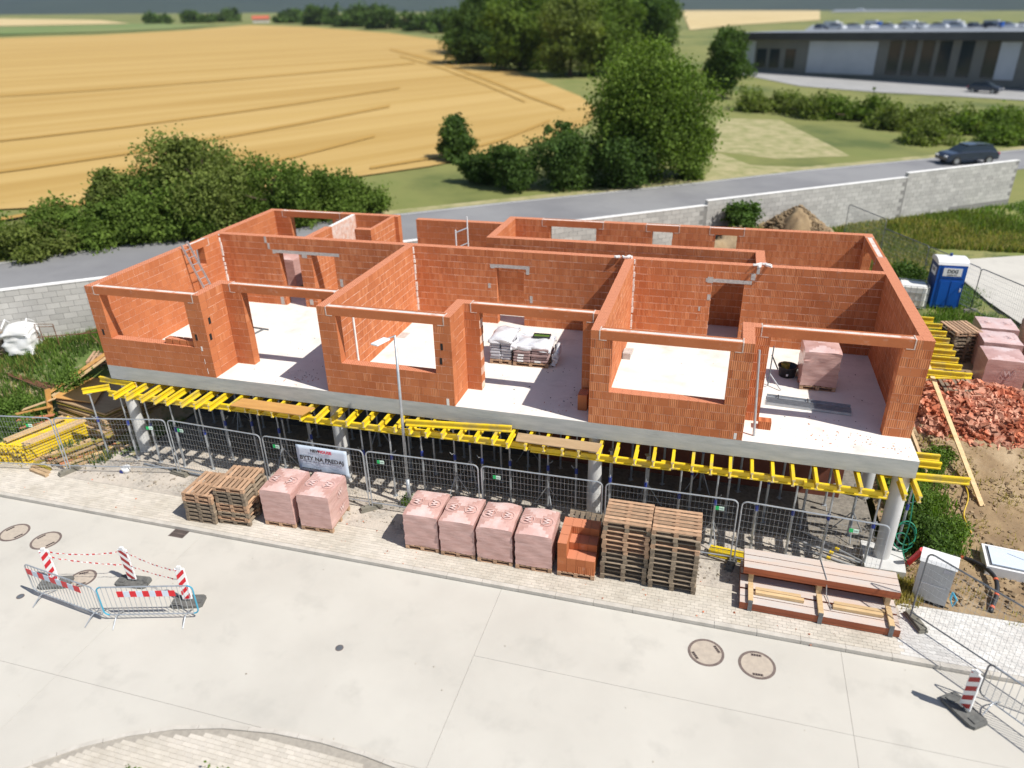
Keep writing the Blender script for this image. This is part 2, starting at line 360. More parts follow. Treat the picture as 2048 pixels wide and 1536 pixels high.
def text_mesh(txt, size, weight=0.0, extr=.001):
    c = bpy.data.curves.new('lettering', 'FONT'); c.body = txt; c.size = size; c.align_x = 'CENTER'; c.align_y = 'CENTER'; c.offset = weight; c.extrude = extr
    c.resolution_u = 2
    o = bpy.data.objects.new('lettering', c); col.objects.link(o)
    dg = bpy.context.evaluated_depsgraph_get(); me = bpy.data.meshes.new_from_object(o.evaluated_get(dg))
    bpy.data.objects.remove(o); me.name = 'lettering'; return me
def put_text(txt, size, mat, parent, loc, rot, weight=0.0, name='lettering'):
    me = text_mesh(txt, size, weight); me.materials.clear(); me.materials.append(MATS[mat])
    o = ob(name, me, parent, loc); o.rotation_euler = rot; return o

def np_mesh(name, V, F, mats, tone=None, parent=None, mi=None):
    """fast mesh of quads from numpy arrays"""
    me = bpy.data.meshes.new(name); n = len(F); k = F.shape[1]
    me.vertices.add(len(V)); me.vertices.foreach_set('co', V.astype(np.float32).ravel())
    me.loops.add(n * k); me.loops.foreach_set('vertex_index', F.astype(np.int32).ravel())
    me.polygons.add(n); me.polygons.foreach_set('loop_start', np.arange(0, n * k, k, dtype=np.int32)); me.polygons.foreach_set('loop_total', np.full(n, k, dtype=np.int32))
    for m in (mats if isinstance(mats, (list, tuple)) else [mats]): me.materials.append(MATS[m])
    if mi is not None: me.polygons.foreach_set('material_index', mi.astype(np.int32))
    if tone is not None:
        at = me.attributes.new('tone', 'FLOAT', 'FACE'); at.data.foreach_set('value', tone.astype(np.float32))
    me.update(calc_edges=True); return ob(name, me, parent)
def leaf_quads(C, size, flat=.0):
    n = len(C); a = rng.normal(size=(n, 3)); a[:, 2] *= (1 - flat); a /= np.linalg.norm(a, axis=1)[:, None] + 1e-9
    b = rng.normal(size=(n, 3)); b = np.cross(a, b); b /= np.linalg.norm(b, axis=1)[:, None] + 1e-9
    s_ = (size * rng.uniform(.6, 1.3, n))[:, None]; a = a * s_; b = b * s_ * .7
    V = np.stack([C - a, C - b * .9, C + a, C + b * .9], 1).reshape(-1, 3)
    return V, np.arange(4 * n).reshape(n, 4)
def crown_points(lobes, n):
    """points in leaf clumps spread over the shells of lobes (cx,cy,cz,rx,ry,rz)"""
    lob = np.array(lobes, float); wgt = (lob[:, 3] * lob[:, 4] * lob[:, 5]) ** .667; wgt /= wgt.sum()
    ncl = max(40, n // 38); k = rng.choice(len(lob), ncl, p=wgt); d = rng.normal(size=(ncl, 3)); d /= np.linalg.norm(d, axis=1)[:, None]
    rad = rng.uniform(.3, 1.02, ncl) ** .6
    cc = lob[k, :3] + d * lob[k, 3:] * rad[:, None]
    ci = rng.integers(0, ncl, n); sp = (lob[k, 3:].min(axis=1) * .27 + .05)[ci]
    P = cc[ci] + rng.normal(size=(n, 3)) * sp[:, None] * np.array([1, 1, .75])
    tone = np.clip(rng.uniform(0, 1, ncl)[ci] * .75 + rng.uniform(0, .25, n), 0, 1)
    return P, tone
def foliage(name, lobes, n, size, mat, parent=None):
    P, t = crown_points(lobes, n); V, F = leaf_quads(P, size); return np_mesh(name, V, F, mat, t, parent)
def tree(name, label, cat, base, h, wd, mat, n=5000, leaf=.28, group=None, trunk=.35, low=.12, lobes=10, seed=0, shape='round'):
    r = random.Random(seed + int(h * 100)); t = thing(name, label, cat, base, r.uniform(0, 6), group)
    m = MB(); m.tube([(0, 0, -.3), (r.uniform(-.2, .2), r.uniform(-.2, .2), h * .4), (r.uniform(-.3, .3), 0, h * .78)], trunk, 8, r2=trunk * .3)
    for k in range(6):
        a = k * 1.05 + r.uniform(-.3, .3); z0 = h * r.uniform(.2, .5); L_ = wd * .36
        m.tube([(0, 0, z0), (math.cos(a) * L_ * .6, math.sin(a) * L_ * .6, z0 + h * .14), (math.cos(a) * L_, math.sin(a) * L_, z0 + h * .26)], trunk * .4, 5, r2=trunk * .1)
    m.build('trunk', 'bark', t)
    L_ = [(0, 0, h * (.5 + low * .4), wd * .3, wd * .3, h * (.42 - low * .3))]
    for k in range(lobes):
        a = r.uniform(0, 6.28); zz = r.uniform(low + .12, .86); f = math.sin(math.pi * min(1, max(.08, (zz - low * .6) / (1.0 - low * .6)))) ** .6 if shape == 'round' else 1 - zz * .55
        rr = wd * .5 * f * r.uniform(.45, .8); q = wd * r.uniform(.14, .24)
        L_.append((math.cos(a) * rr, math.sin(a) * rr, h * zz, q, q, q * r.uniform(.8, 1.1)))
    L_.append((r.uniform(-.1, .1) * wd, r.uniform(-.1, .1) * wd, h * .88, wd * .16, wd * .16, h * .1))
    foliage('crown', L_, n, leaf, mat, t); return t
def blades(name, P, h, mat, label=None, wid=.012, n_per=1, lean=.35, parent=None):
    """grass blades: bent tapered strips of two quads"""
    n = len(P); a = rng.uniform(0, 6.283, n); d = np.stack([np.cos(a), np.sin(a), np.zeros(n)], 1); s_ = np.stack([-np.sin(a), np.cos(a), np.zeros(n)], 1)
    hh = (h * rng.uniform(.45, 1.25, n))[:, None]; ln = (lean * rng.uniform(.2, 1.3, n))[:, None]; z = np.array([0, 0, 1.0])
    w0 = wid * rng.uniform(.6, 1.4, n)[:, None]
    A = P - s_ * w0; B = P + s_ * w0; m_ = P + z * hh * .55 + d * hh * ln * .35; C1 = m_ - s_ * w0 * .8; D1 = m_ + s_ * w0 * .8; t_ = P + z * hh + d * hh * ln; E1 = t_ - s_ * w0 * .2; F1 = t_ + s_ * w0 * .2
    V = np.stack([A, B, D1, C1, F1, E1], 1).reshape(-1, 3); o = np.arange(n)[:, None] * 6
    F = np.concatenate([o + np.array([0, 1, 2, 3]), o + np.array([3, 2, 4, 5])]); t = np.tile(rng.uniform(0, 1, n), 2)
    return np_mesh(name, V, F, mat, t, parent)
def hpts(x0, x1, y0, y1, n, cond=None, clump=0, sd=.15):
    if clump:
        c = np.stack([rng.uniform(x0, x1, clump), rng.uniform(y0, y1, clump)], 1); k = rng.integers(0, clump, n); xy = c[k] + rng.normal(size=(n, 2)) * sd
    else: xy = np.stack([rng.uniform(x0, x1, n), rng.uniform(y0, y1, n)], 1)
    if cond is not None: xy = xy[cond(xy[:, 0], xy[:, 1])]
    return np.column_stack([xy, H(xy[:, 0], xy[:, 1])])

# ================================================================== SETTING
def grid_sheet(name, xs, ys, hfun, cond, mat, dz=0.0):
    X, Y = np.meshgrid(xs, ys, indexing='ij'); Z = hfun(X, Y) + dz
    V = np.stack([X, Y, Z], -1).reshape(-1, 3); nx, ny = X.shape
    i, j = np.meshgrid(np.arange(nx - 1), np.arange(ny - 1), indexing='ij'); b = (i * ny + j).ravel()
    F = np.stack([b, b + ny, b + ny + 1, b + 1], 1)
    cx = V[F].mean(1); F = F[cond(cx[:, 0], cx[:, 1])]
    used, inv = np.unique(F, return_inverse=True)
    o = np_mesh(name, V[used], inv.reshape(F.shape), mat); o.data.polygons.foreach_set('use_smooth', [True] * len(F)); return struct(o)
def bumpy(x, y):
    f = .5 + .5 * np.sin(1.7 * x + 2.1 * np.sin(.9 * y)) * np.cos(1.3 * y + 1.5 * np.sin(1.1 * x))
    g = np.sin(5.1 * x + 3 * np.sin(2.3 * y)) * np.cos(4.3 * y + 2 * np.sin(3.1 * x))
    return H(x, y) + .07 * f * S((y + 1.2) / 2.5) + .025 * g * S((y + 1.2) / 1.5)
xs = np.arange(-14, 24.61, .3); ysl = np.arange(-1.5, 42, .3)
grid_sheet('yard_soil', np.arange(-16, .31, .25), np.arange(-1.4, 12, .25), bumpy, lambda x, y: (dwall(x, y) > -.2), 'left_soil')
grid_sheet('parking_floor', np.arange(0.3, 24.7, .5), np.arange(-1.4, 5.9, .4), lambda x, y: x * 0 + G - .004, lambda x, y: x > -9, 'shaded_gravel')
grid_sheet('back_soil', np.arange(.3, 24.6, .4), np.arange(11.0, 42, .4), bumpy, lambda x, y: dwall(x, y) > -.3, 'soil')
grid_sheet('site_soil', np.arange(24.5, 60, .25), np.arange(-1.3, 12.0, .25), bumpy, lambda x, y: x > 0, 'soil')
grid_sheet('meadow', np.arange(24.5, 62, .4), np.arange(11.75, 60, .4), bumpy, lambda x, y: dwall(x, y) > -.3, 'meadow')
grid_sheet('gravel_strip', np.arange(-1.2, 24.8, .4), np.arange(-1.9, .9, .2), lambda x, y: x * 0 + G + .004, lambda x, y: x > -9, 'gravel')
# lane of pale concrete behind the right fence
m = MB()
le = [(36.5, 27.3), (31.9, 25.3), (31.3, 23.5), (30.9, 21.5), (31.2, 18.5), (31.8, 15.5), (33.0, 12.0), (36, 8)]
for (a, b) in zip(le, le[1:]):
    m.face([m.pts([(a[0], a[1], float(H(a[0], a[1])) + .16), (b[0], b[1], float(H(b[0], b[1])) + .16), (60, b[1] - 2, float(H(b[0], b[1])) + .1), (60, a[1] - 1, float(H(a[0], a[1])) + .1)]) + k for k in range(4)][::-1])
struct(m.build('concrete_lane', 'street_concrete'))
m = MB(); m.face([m.pts([(-2600, -1500, -4.0), (1800, -1500, -4.0), (1800, 1400, -4.0), (-2600, -1500.5, -4.0)]) + k for k in range(3)]); struct(m.build('ground', 'far_grass'))
# street in large poured slabs with open joints
st = thing('street', 'x', 'x'); del st['label']; del st['category']; struct(st)
MB().box(-40, -60, ST - .3, 80, -3.26, ST - .05).build('street_base', 'joint_sand', st)
jx = [-40, -22, -13, -4.2, 5.3, 14.55, 22.9, 31.5, 40, 80]; jr = [-60, -26, -17, -8.62, -5.58, -3.26]
for i in range(len(jx) - 1):
    for j in range(len(jr) - 1):
        if 5 > i > 0 and j == 3:      # the row nearest the kerb is one pour on the left
            continue
        y0 = jr[j]; y1 = jr[j + 1]
        if 5 > i > 0 and j == 4: y0 = jr[3]
        MB().box(jx[i] + .0035, y0 + .0035, ST - .1, jx[i + 1] - .0035, y1 - .0035, ST).build('concrete_slab', 'street_concrete', st)
# pavement with kerb stones and pavers
pv = thing('pavement', 'x', 'x'); del pv['label']; del pv['category']; struct(pv)
MB().box(-40, -3.12, G - .2, 60, -1.2, G - .008).build('pavement_bed', 'paver_sand', pv)
for k in range(-12, 46):
    MB().box(k * 1.0 + .004, -3.25, ST - .05, k * 1.0 + .996, -3.115, G + .004, tone=random.random()).build('kerb_stone', 'kerb', pv)
cand = []
for j in range(18):
    for i in range(-38, 205):
        x = i * .2 + (.1 if j % 2 else 0); y = -3.1 + j * .1; cand.append((math.dist((x, y), (19.1, -7)) + (0 if x > 16 else 3), x, y))
cand.sort(); pm = [MB().box(0, 0, -.05, .194, .094, 0, tone=t, skip='b').mesh('paver', 'paver') for t in (.1, .3, .5, .7, .9)]
pw = [MB().box(0, 0, -.05, .194, .094, 0, tone=t, skip='b').mesh('paver', 'white_paver') for t in (.2, .5, .8)]
rest = MB(); restw = MB(); cnt = 0
for d, x, y in cand:
    white = x > 24.2
    vis = not (16.9 < x < 19.6 and y > -2.2)
    if cnt < 290 and 19.0 < x < 27 and vis:
        ob('paver', random.choice(pw if white else pm), pv, (x, y, G + random.uniform(-.002, .002))); cnt += 1
    else: (restw if white else rest).box(x, y, G - .05, x + .194, y + .094, G + random.uniform(-.002, .002), skip='b')
struct(rest.build('paver_rows', 'paver', pv), 'stuff'); struct(restw.build('pale_paver_rows', 'white_paver', pv), 'stuff')
# paved island behind a curved kerb in the foreground
arc = [(5.2, -12.2), (6.0, -11.2), (6.65, -10.55), (7.3, -9.98), (8.05, -9.5), (8.95, -9.08), (9.95, -8.78), (11.1, -8.6), (12.2, -8.54), (13.2, -8.58), (14.1, -8.68), (15.0, -8.9), (16.2, -9.3), (17.6, -10.0)]
isl = thing('paved_island', 'x', 'x'); del isl['label']; del isl['category']; struct(isl)
MB().prism([(p[0], p[1] - .12) for p in arc] + [(17.6, -16), (5.2, -16)], ST - .05, ST + .028).build('island_bed', 'paver_sand', isl)
def seg_pts(P, step):
    out = []; 
    for a, b in zip(P, P[1:]):
        L_ = math.dist(a, b); n = max(1, round(L_ / step))
        for k in range(n): out.append(((a[0] + (b[0] - a[0]) * k / n, a[1] + (b[1] - a[1]) * k / n), (a[0] + (b[0] - a[0]) * (k + 1) / n, a[1] + (b[1] - a[1]) * (k + 1) / n)))
    return out
for a, b in seg_pts(arc, .5):
    d = Vector((b[0] - a[0], b[1] - a[1], 0)).normalized(); n_ = Vector((d.y, -d.x, 0)) * .1
    e = d * .005
    MB().prism([(a[0] + e.x, a[1] + e.y), (b[0] - e.x, b[1] - e.y), (b[0] - e.x + n_.x, b[1] - e.y + n_.y), (a[0] + e.x + n_.x, a[1] + e.y + n_.y)][::-1], ST - .04, ST + .045).build('kerb_stone', 'kerb', isl)
def in_arc(x, y):
    for a, b in zip(arc, arc[1:]):
        if a[0] <= x < b[0]: return y < a[1] + (b[1] - a[1]) * (x - a[0]) / (b[0] - a[0]) - .24
    return False
rest = MB(); cnt = 0
for j in range(30):
    for i in range(62):
        x = 5.3 + i * .2 + (.1 if j % 2 else 0); y = -8.75 - j * .1
        if in_arc(x, y) and in_arc(x + .2, y + .1) and y > -11.6:
            if cnt < 280: ob('paver', random.choice(pm), isl, (x, y, ST + .036 + random.uniform(-.002, .002))); cnt += 1
            else: rest.box(x, y, ST - .01, x + .194, y + .094, ST + .036 + random.uniform(-.002, .002), skip='b')
struct(rest.build('paver_rows', 'paver', isl), 'stuff')

# ---- far ground: one tilted plane behind the block wall, sheets stacked on it
def wline(t): return (WP[0] + WD[0] * t, WP[1] + WD[1] * t)
a = wline(-2600); b = wline(900)
big = [(a[0], a[1]), (b[0], b[1]), (b[0] + 200, b[1] + 3200), (-2600, 3400)]
m = MB(); m.face([m.pts([(p[0], p[1], farz(*p)) for p in big]) + k for k in range(4)]); struct(m.build('far_grass', 'far_grass'))
def sheet(name, px, mat, dz, world=None):
    P = [fp(u, v, dz) for u, v in px] if px else [(p[0], p[1], farz(*p) + dz) for p in world]
    m = MB(); m.face([m.pts(P) + k for k in range(len(P))])
    o = m.build(name, mat)
    if o.data.polygons[0].normal.z < 0: o.data.flip_normals()
    return struct(o)
sheet('wheat_field', [(-500, 432), (-200, 430), (0, 418), (220, 408), (420, 395), (560, 378), (720, 352), (860, 332), (960, 312), (1080, 285), (1170, 250), (1200, 222), (1160, 192), (1080, 160), (1000, 132), (925, 112), (905, 84), (780, 66), (620, 54), (500, 50), (380, 60), (200, 70), (0, 76), (-500, 84)], 'wheat', .12)
sheet('green_strip', [(-400, 70), (0, 69), (200, 64), (340, 58), (440, 50), (300, 47), (0, 53), (-400, 55)], 'field_green', .4)
sheet('stubble_strip', [(-400, 54), (0, 52), (260, 47), (200, 40), (0, 37), (-400, 38)], 'field_pale', .4)
lines_ = []
for k in (1, 4, 6, 9):
    v0 = 398 * (1 - k / 13) ** 1.12 + 92; sl_ = (v0 - 60) / 340; uu = [-150, 60, 250, 430, 600, 740 + 10 * k]
    if k > 9: uu = uu[:5]
    lines_.append(([(u_, v0 - sl_ * (.145 * (u_ + 100) + .00005 * (u_ + 100) ** 2)) for u_ in uu], 1.2 + 5.5 * sl_ * (.3 + 1.0 * ((k * 7) % 5) / 5)))
lines_ += [([(780, 98), (860, 118), (960, 153), (1060, 193), (1130, 218)], 5), ([(800, 112), (880, 135), (960, 165), (1050, 203)], 3), ([(740, 335), (880, 312), (1000, 280), (1100, 240)], 5)]
for k, (q, w_) in enumerate(lines_):
    up = [fp(u, v - w_ * .5, .2) for u, v in q]; dn = [fp(u, v + w_ * .5, .2) for u, v in q]
    m = MB(); 
    for i in range(len(q) - 1): m.face([m.pts([dn[i], dn[i + 1], up[i + 1], up[i]]) + z for z in range(4)])
    struct(m.build('tramline', 'tramline'))
# the road: far edge and near edge as world points, measured on the tilted plane
far_e = [(-120, 600), (0, 524), (300, 482), (600, 447), (820, 425), (1000, 405), (1200, 385), (1400, 364), (1600, 341), (1800, 322), (2048, 298), (2400, 262)]
fe = [fp(u, v, .03) for u, v in far_e]
ne = []
for p in fe:
    ne.append((p[0] + .6037 * 6.3, p[1] - .7972 * 6.3))
ne = [(p[0], p[1], farz(*p) + .03) for p in ne]
m = MB()
for i in range(len(fe) - 1): m.face([m.pts([ne[i], ne[i + 1], fe[i + 1], fe[i]]) + z for z in range(4)])
struct(m.build('road', 'asphalt'))
m = MB()
for i in range(len(fe) - 1):
    q = lambda P, o: (P[0] - .6037 * o, P[1] + .7972 * o, P[2] - .006)
    m.face([m.pts([fe[i], fe[i + 1], q(fe[i + 1], 1.5 + .4 * math.sin(i)), q(fe[i], 1.5 + .4 * math.sin(i - 1))]) + z for z in range(4)])
struct(m.build('dry_verge', 'dry_verge'))
m = MB()
for i in range(len(fe) - 1):
    for P, o in ((ne, .25), (fe, -.25)):
        q = lambda p, k: (p[0] - .6037 * k, p[1] + .7972 * k, p[2] + .006)
        k0, k1 = (o, o + .12) if o > 0 else (o - .12, o)
        m.face([m.pts([q(P[i], k0), q(P[i + 1], k0), q(P[i + 1], k1), q(P[i], k1)]) + z for z in range(4)])
struct(m.build('road_edge_line', 'road_paint'))
sheet('gravel_driveway', [(1400, 366), (1428, 330), (1400, 308), (1440, 306), (1500, 330), (1600, 334), (1650, 337)], 'dry_verge', .022)
sheet('forecourt', [(1478, 148), (1600, 172), (1750, 184), (1900, 192), (2300, 215), (2300, 190), (1900, 168), (1700, 158), (1480, 140)], 'forecourt', .08)
sheet('dry_grass', [(1410, 300), (1560, 318), (1700, 312), (1660, 290), (1560, 240), (1440, 236)], 'dry_verge', .012)
sheet('far_meadow', [(1380, 60), (1470, 50), (1640, 40), (1640, 20), (1500, 8), (1360, 14)], 'field_pale', .3)

# distant wooded hills
def hills(name, d0, d1, hgt, seed, mat):
    r = np.random.default_rng(seed); th = np.linspace(-1.5, 2.0, 130)
    prof = sum(r.uniform(.3, 1) / k * np.sin(th * k * 3.1 + r.uniform(0, 6)) for k in range(1, 7)); prof = hgt * (.78 + .22 * prof / np.abs(prof).max())
    V = []; 
    for k, (f, z) in enumerate([(0, 0), (.35, .55), (.7, .9), (1, 1), (1.3, .6)]):
        dd = d0 + (d1 - d0) * f
        for t, p in zip(th, prof):
            x = CAM[0] + dd * math.sin(t - .28); y = CAM[1] + dd * math.cos(t - .28); V.append((x, y, farz(x, y) - 2 + p * z if k == 0 else farz(CAM[0], CAM[1] + d0) + p * z))
    V = np.array(V); n = len(th); F = np.array([[i * n + j, i * n + j + 1, (i + 1) * n + j + 1, (i + 1) * n + j] for i in range(4) for j in range(n - 1)])
    return struct(np_mesh(name, V, F, mat))
hills('hills', 1500, 2400, 105, 3, 'hill_forest')
hills('far_hills', 2700, 4200, 260, 5, 'hill_forest')

# ------------------------------------------------------------------ block wall along the road
bw = thing('block_wall', 'long stepped wall of pale grey concrete blocks running along the road', 'wall', (WP[0], WP[1], 0), math.atan2(WD[1], WD[0]))
LEN = 55.6; steps = [(-12, .86), (32.2, 1.10), (46.3, 1.34), (LEN, None)]
def wtop(t):
    z = steps[0][1]
    for s0, z0 in steps[:-1]:
        if t >= s0: z = z0
    return z
tones = [.05, .25, .45, .65, .85, 1.0]
bmesh_ = [MB().box(0, 0, 0, .484, .24, .226, tone=t, skip='b').mesh('block', 'block') for t in tones]
rest = MB(); bl = []
core = MB()
for (s0, z0), (s1, _) in zip(steps, steps[1:]):
    core.box(s0 + .01, .008, -2.3, s1 - .01, .232, z0 - .01)
    k = 0; z = z0 - .24
    while z > -2.0:
        n = int((s1 - s0) / .5); off = .25 if k % 2 else 0
        for i in range(n + 1):
            x = s0 + i * .5 + off
            if x + .49 > s1 + .01: continue
            if z > -1.9 + .012 * max(0, x): bl.append((x, z))
        if off: rest.box(s0, 0, z, s0 + .24, .24, z + .236)
        z -= .24; k += 1
core.build('block_joint', 'block_joint', bw)
vis = [(x, z) for x, z in bl if -6 < x < 8.5 and z > -1.6]; vis.sort(key=lambda q: (abs(q[0] + 1.5)))
sel = set(vis[:150]); v2 = sorted([q for q in bl if q[0] > 33], key=lambda q: abs(q[0] - 42)); sel |= set(v2[:145])
for q in bl:
    if q in sel: ob('block', random.choice(bmesh_), bw, (q[0], random.uniform(-.003, .003), q[1]))
    else: rest.box(q[0], random.uniform(-.003, .003), q[1], q[0] + .484, .24, q[1] + .226, skip='b')
struct(rest.build('block_courses', 'block', bw), 'stuff')
for (s0, z0), (s1, _) in zip(steps, steps[1:]):
    x = s0
    while x < s1 - .01:
        e = min(x + 1.0, s1); MB().box(x + .004, -.02, z0, e - .004, .27, z0 + .045, mi=0).build('coping', 'coping', bw); x = e

# ================================================================== THE BRICK BUILDING
bd = thing('brick_building', 'unfinished roofless building of orange hollow bricks on a concrete deck', 'building')
MB().box(0, 0, -.5, 24.47, 11.3, 0, mt=1).build('floor_slab', ['slab_edge', 'slab_top'], bd)
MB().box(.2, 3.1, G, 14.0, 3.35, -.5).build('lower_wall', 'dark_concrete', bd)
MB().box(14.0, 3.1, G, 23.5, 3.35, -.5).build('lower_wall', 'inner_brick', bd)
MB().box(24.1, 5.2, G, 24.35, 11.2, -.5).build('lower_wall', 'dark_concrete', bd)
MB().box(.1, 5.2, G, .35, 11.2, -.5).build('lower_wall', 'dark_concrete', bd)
for x, y, r in ((.32, .26, .20), (8.2, .26, .20), (16.37, .26, .20), (24.24, .26, .21), (24.24, 3.4, .2)):
    m = MB(); m.lathe([(r, G), (r, -.5)], 28, (x, y, 0)); m.build('column', 'column_concrete', bd, smooth=True)
MB().prism([(23.75, -.35), (24.75, -.35), (24.85, .75), (23.8, .8)], G - .1, G + .22).build('column_footing', 'column_concrete', bd)
# plan: name, rect, openings (a0,a1,z0,z1) along the long axis, lintels (a0,a1,z0,z1)
HH = T2
WALLS = [
 ('x', 0, 4.23, 0, .3, [(.5, 3.65, 1, 2.5)], [(.33, 3.97, 2.5, HH)], 0),
 ('y', .3, 1.15, 3.93, 4.23, [], [], 1),
 ('x', 3.93, 8.19, 1.15, 1.45, [(4.87, 7.9, 0, 2.5)], [(4.5, 8.14, 2.5, HH)], 1),
 ('x', 8.19, 12.28, 0, .3, [(8.77, 11.76, 1, 2.5)], [(8.5, 12.07, 2.5, HH)], 1),
 ('y', .3, 6.43, 8.19, 8.49, [], [], 2),
 ('y', .3, 1.15, 11.98, 12.28, [], [], 1),
 ('x', 11.98, 16.17, 1.15, 1.45, [(12.74, 15.75, 0, 2.5)], [(12.5, 16.02, 2.5, HH)], 1),
 ('x', 16.17, 20.25, 0, .3, [(16.71, 19.69, 1, 2.5)], [(16.42, 19.96, 2.5, HH)], 3),
 ('y', .3, 6.43, 16.17, 16.47, [], [], 2),
 ('y', .3, 1.15, 19.95, 20.25, [], [], 1),
 ('x', 19.95, 24.47, 1.15, 1.45, [(20.68, 23.78, 0, 2.5)], [(20.45, 24.03, 2.5, HH)], 3),
 ('y', .3, 10.65, 0, .3, [(5.0, 5.42, 1.85, 2.5)], [(4.75, 5.75, 2.5, HH)], 0),
 ('y', 1.45, 11.3, 24.17, 24.47, [(8.55, 10.5, 0, 2.5)], [(8.3, 10.75, 2.5, HH)], 3),
 ('x', .3, 24.17, 6.43, 6.73, [(2.85, 3.72, 0, 2.13), (4.25, 5.23, 0, 2.13), (11.63, 12.63, 0, 2.13), (19.07, 20.07, 0, 2.13)], [(2.6, 5.45, 2.13, 2.25), (11.4, 12.85, 2.13, 2.25), (18.85, 20.3, 2.13, 2.25)], 2),
 ('x', .3, 6.17, 10.35, 10.65, [(1.05, 3.1, 0, 2.5)], [(.7, 3.45, 2.5, HH)], 1),
 ('x', 7.1, 10.77, 10.05, 10.35, [], [], 1),
 ('x', 10.77, 24.17, 11.0, 11.3, [(12.52, 14.4, 0, 2.5), (16.61, 17.37, .9, 2.5), (18.99, 19.79, 0, 2.5)], [(12.21, 14.66, 2.5, HH), (16.38, 17.61, 2.5, HH), (18.78, 20.01, 2.5, HH)], 3),
 ('y', 8.03, 11.0, 10.77, 11.07, [], [], 1),
 ('x', 11.07, 20.37, 8.03, 8.33, [], [], 2),
 ('y', 6.73, 8.33, 20.37, 20.67, [], [], 2),
 ('y', 6.73, 8.28, 3.92, 4.22, [], [], 2),
 ('y', 8.42, 10.35, 5.85, 6.0, [], [], 2),
 ('x', 5.3, 6.0, 8.12, 8.42, [], [], 1),
]
def clip_out(a0, a1, z0, z1, ops):
    parts = [(a0, a1, z0, z1)]
    for o in ops:
        nxt = []
        for p in parts:
            if p[1] <= o[0] + 1e-6 or p[0] >= o[1] - 1e-6 or p[3] <= o[2] + 1e-6 or p[2] >= o[3] - 1e-6: nxt.append(p); continue
            if p[0] < o[0]: nxt.append((p[0], o[0], p[2], p[3]))
            if p[1] > o[1]: nxt.append((o[1], p[1], p[2], p[3]))
            m0 = max(p[0], o[0]); m1 = min(p[1], o[1])
            if p[2] < o[2]: nxt.append((m0, m1, p[2], o[2]))
            if p[3] > o[3]: nxt.append((m0, m1, o[3], p[3]))
        parts = nxt
    return parts
allb = []
wobj = []
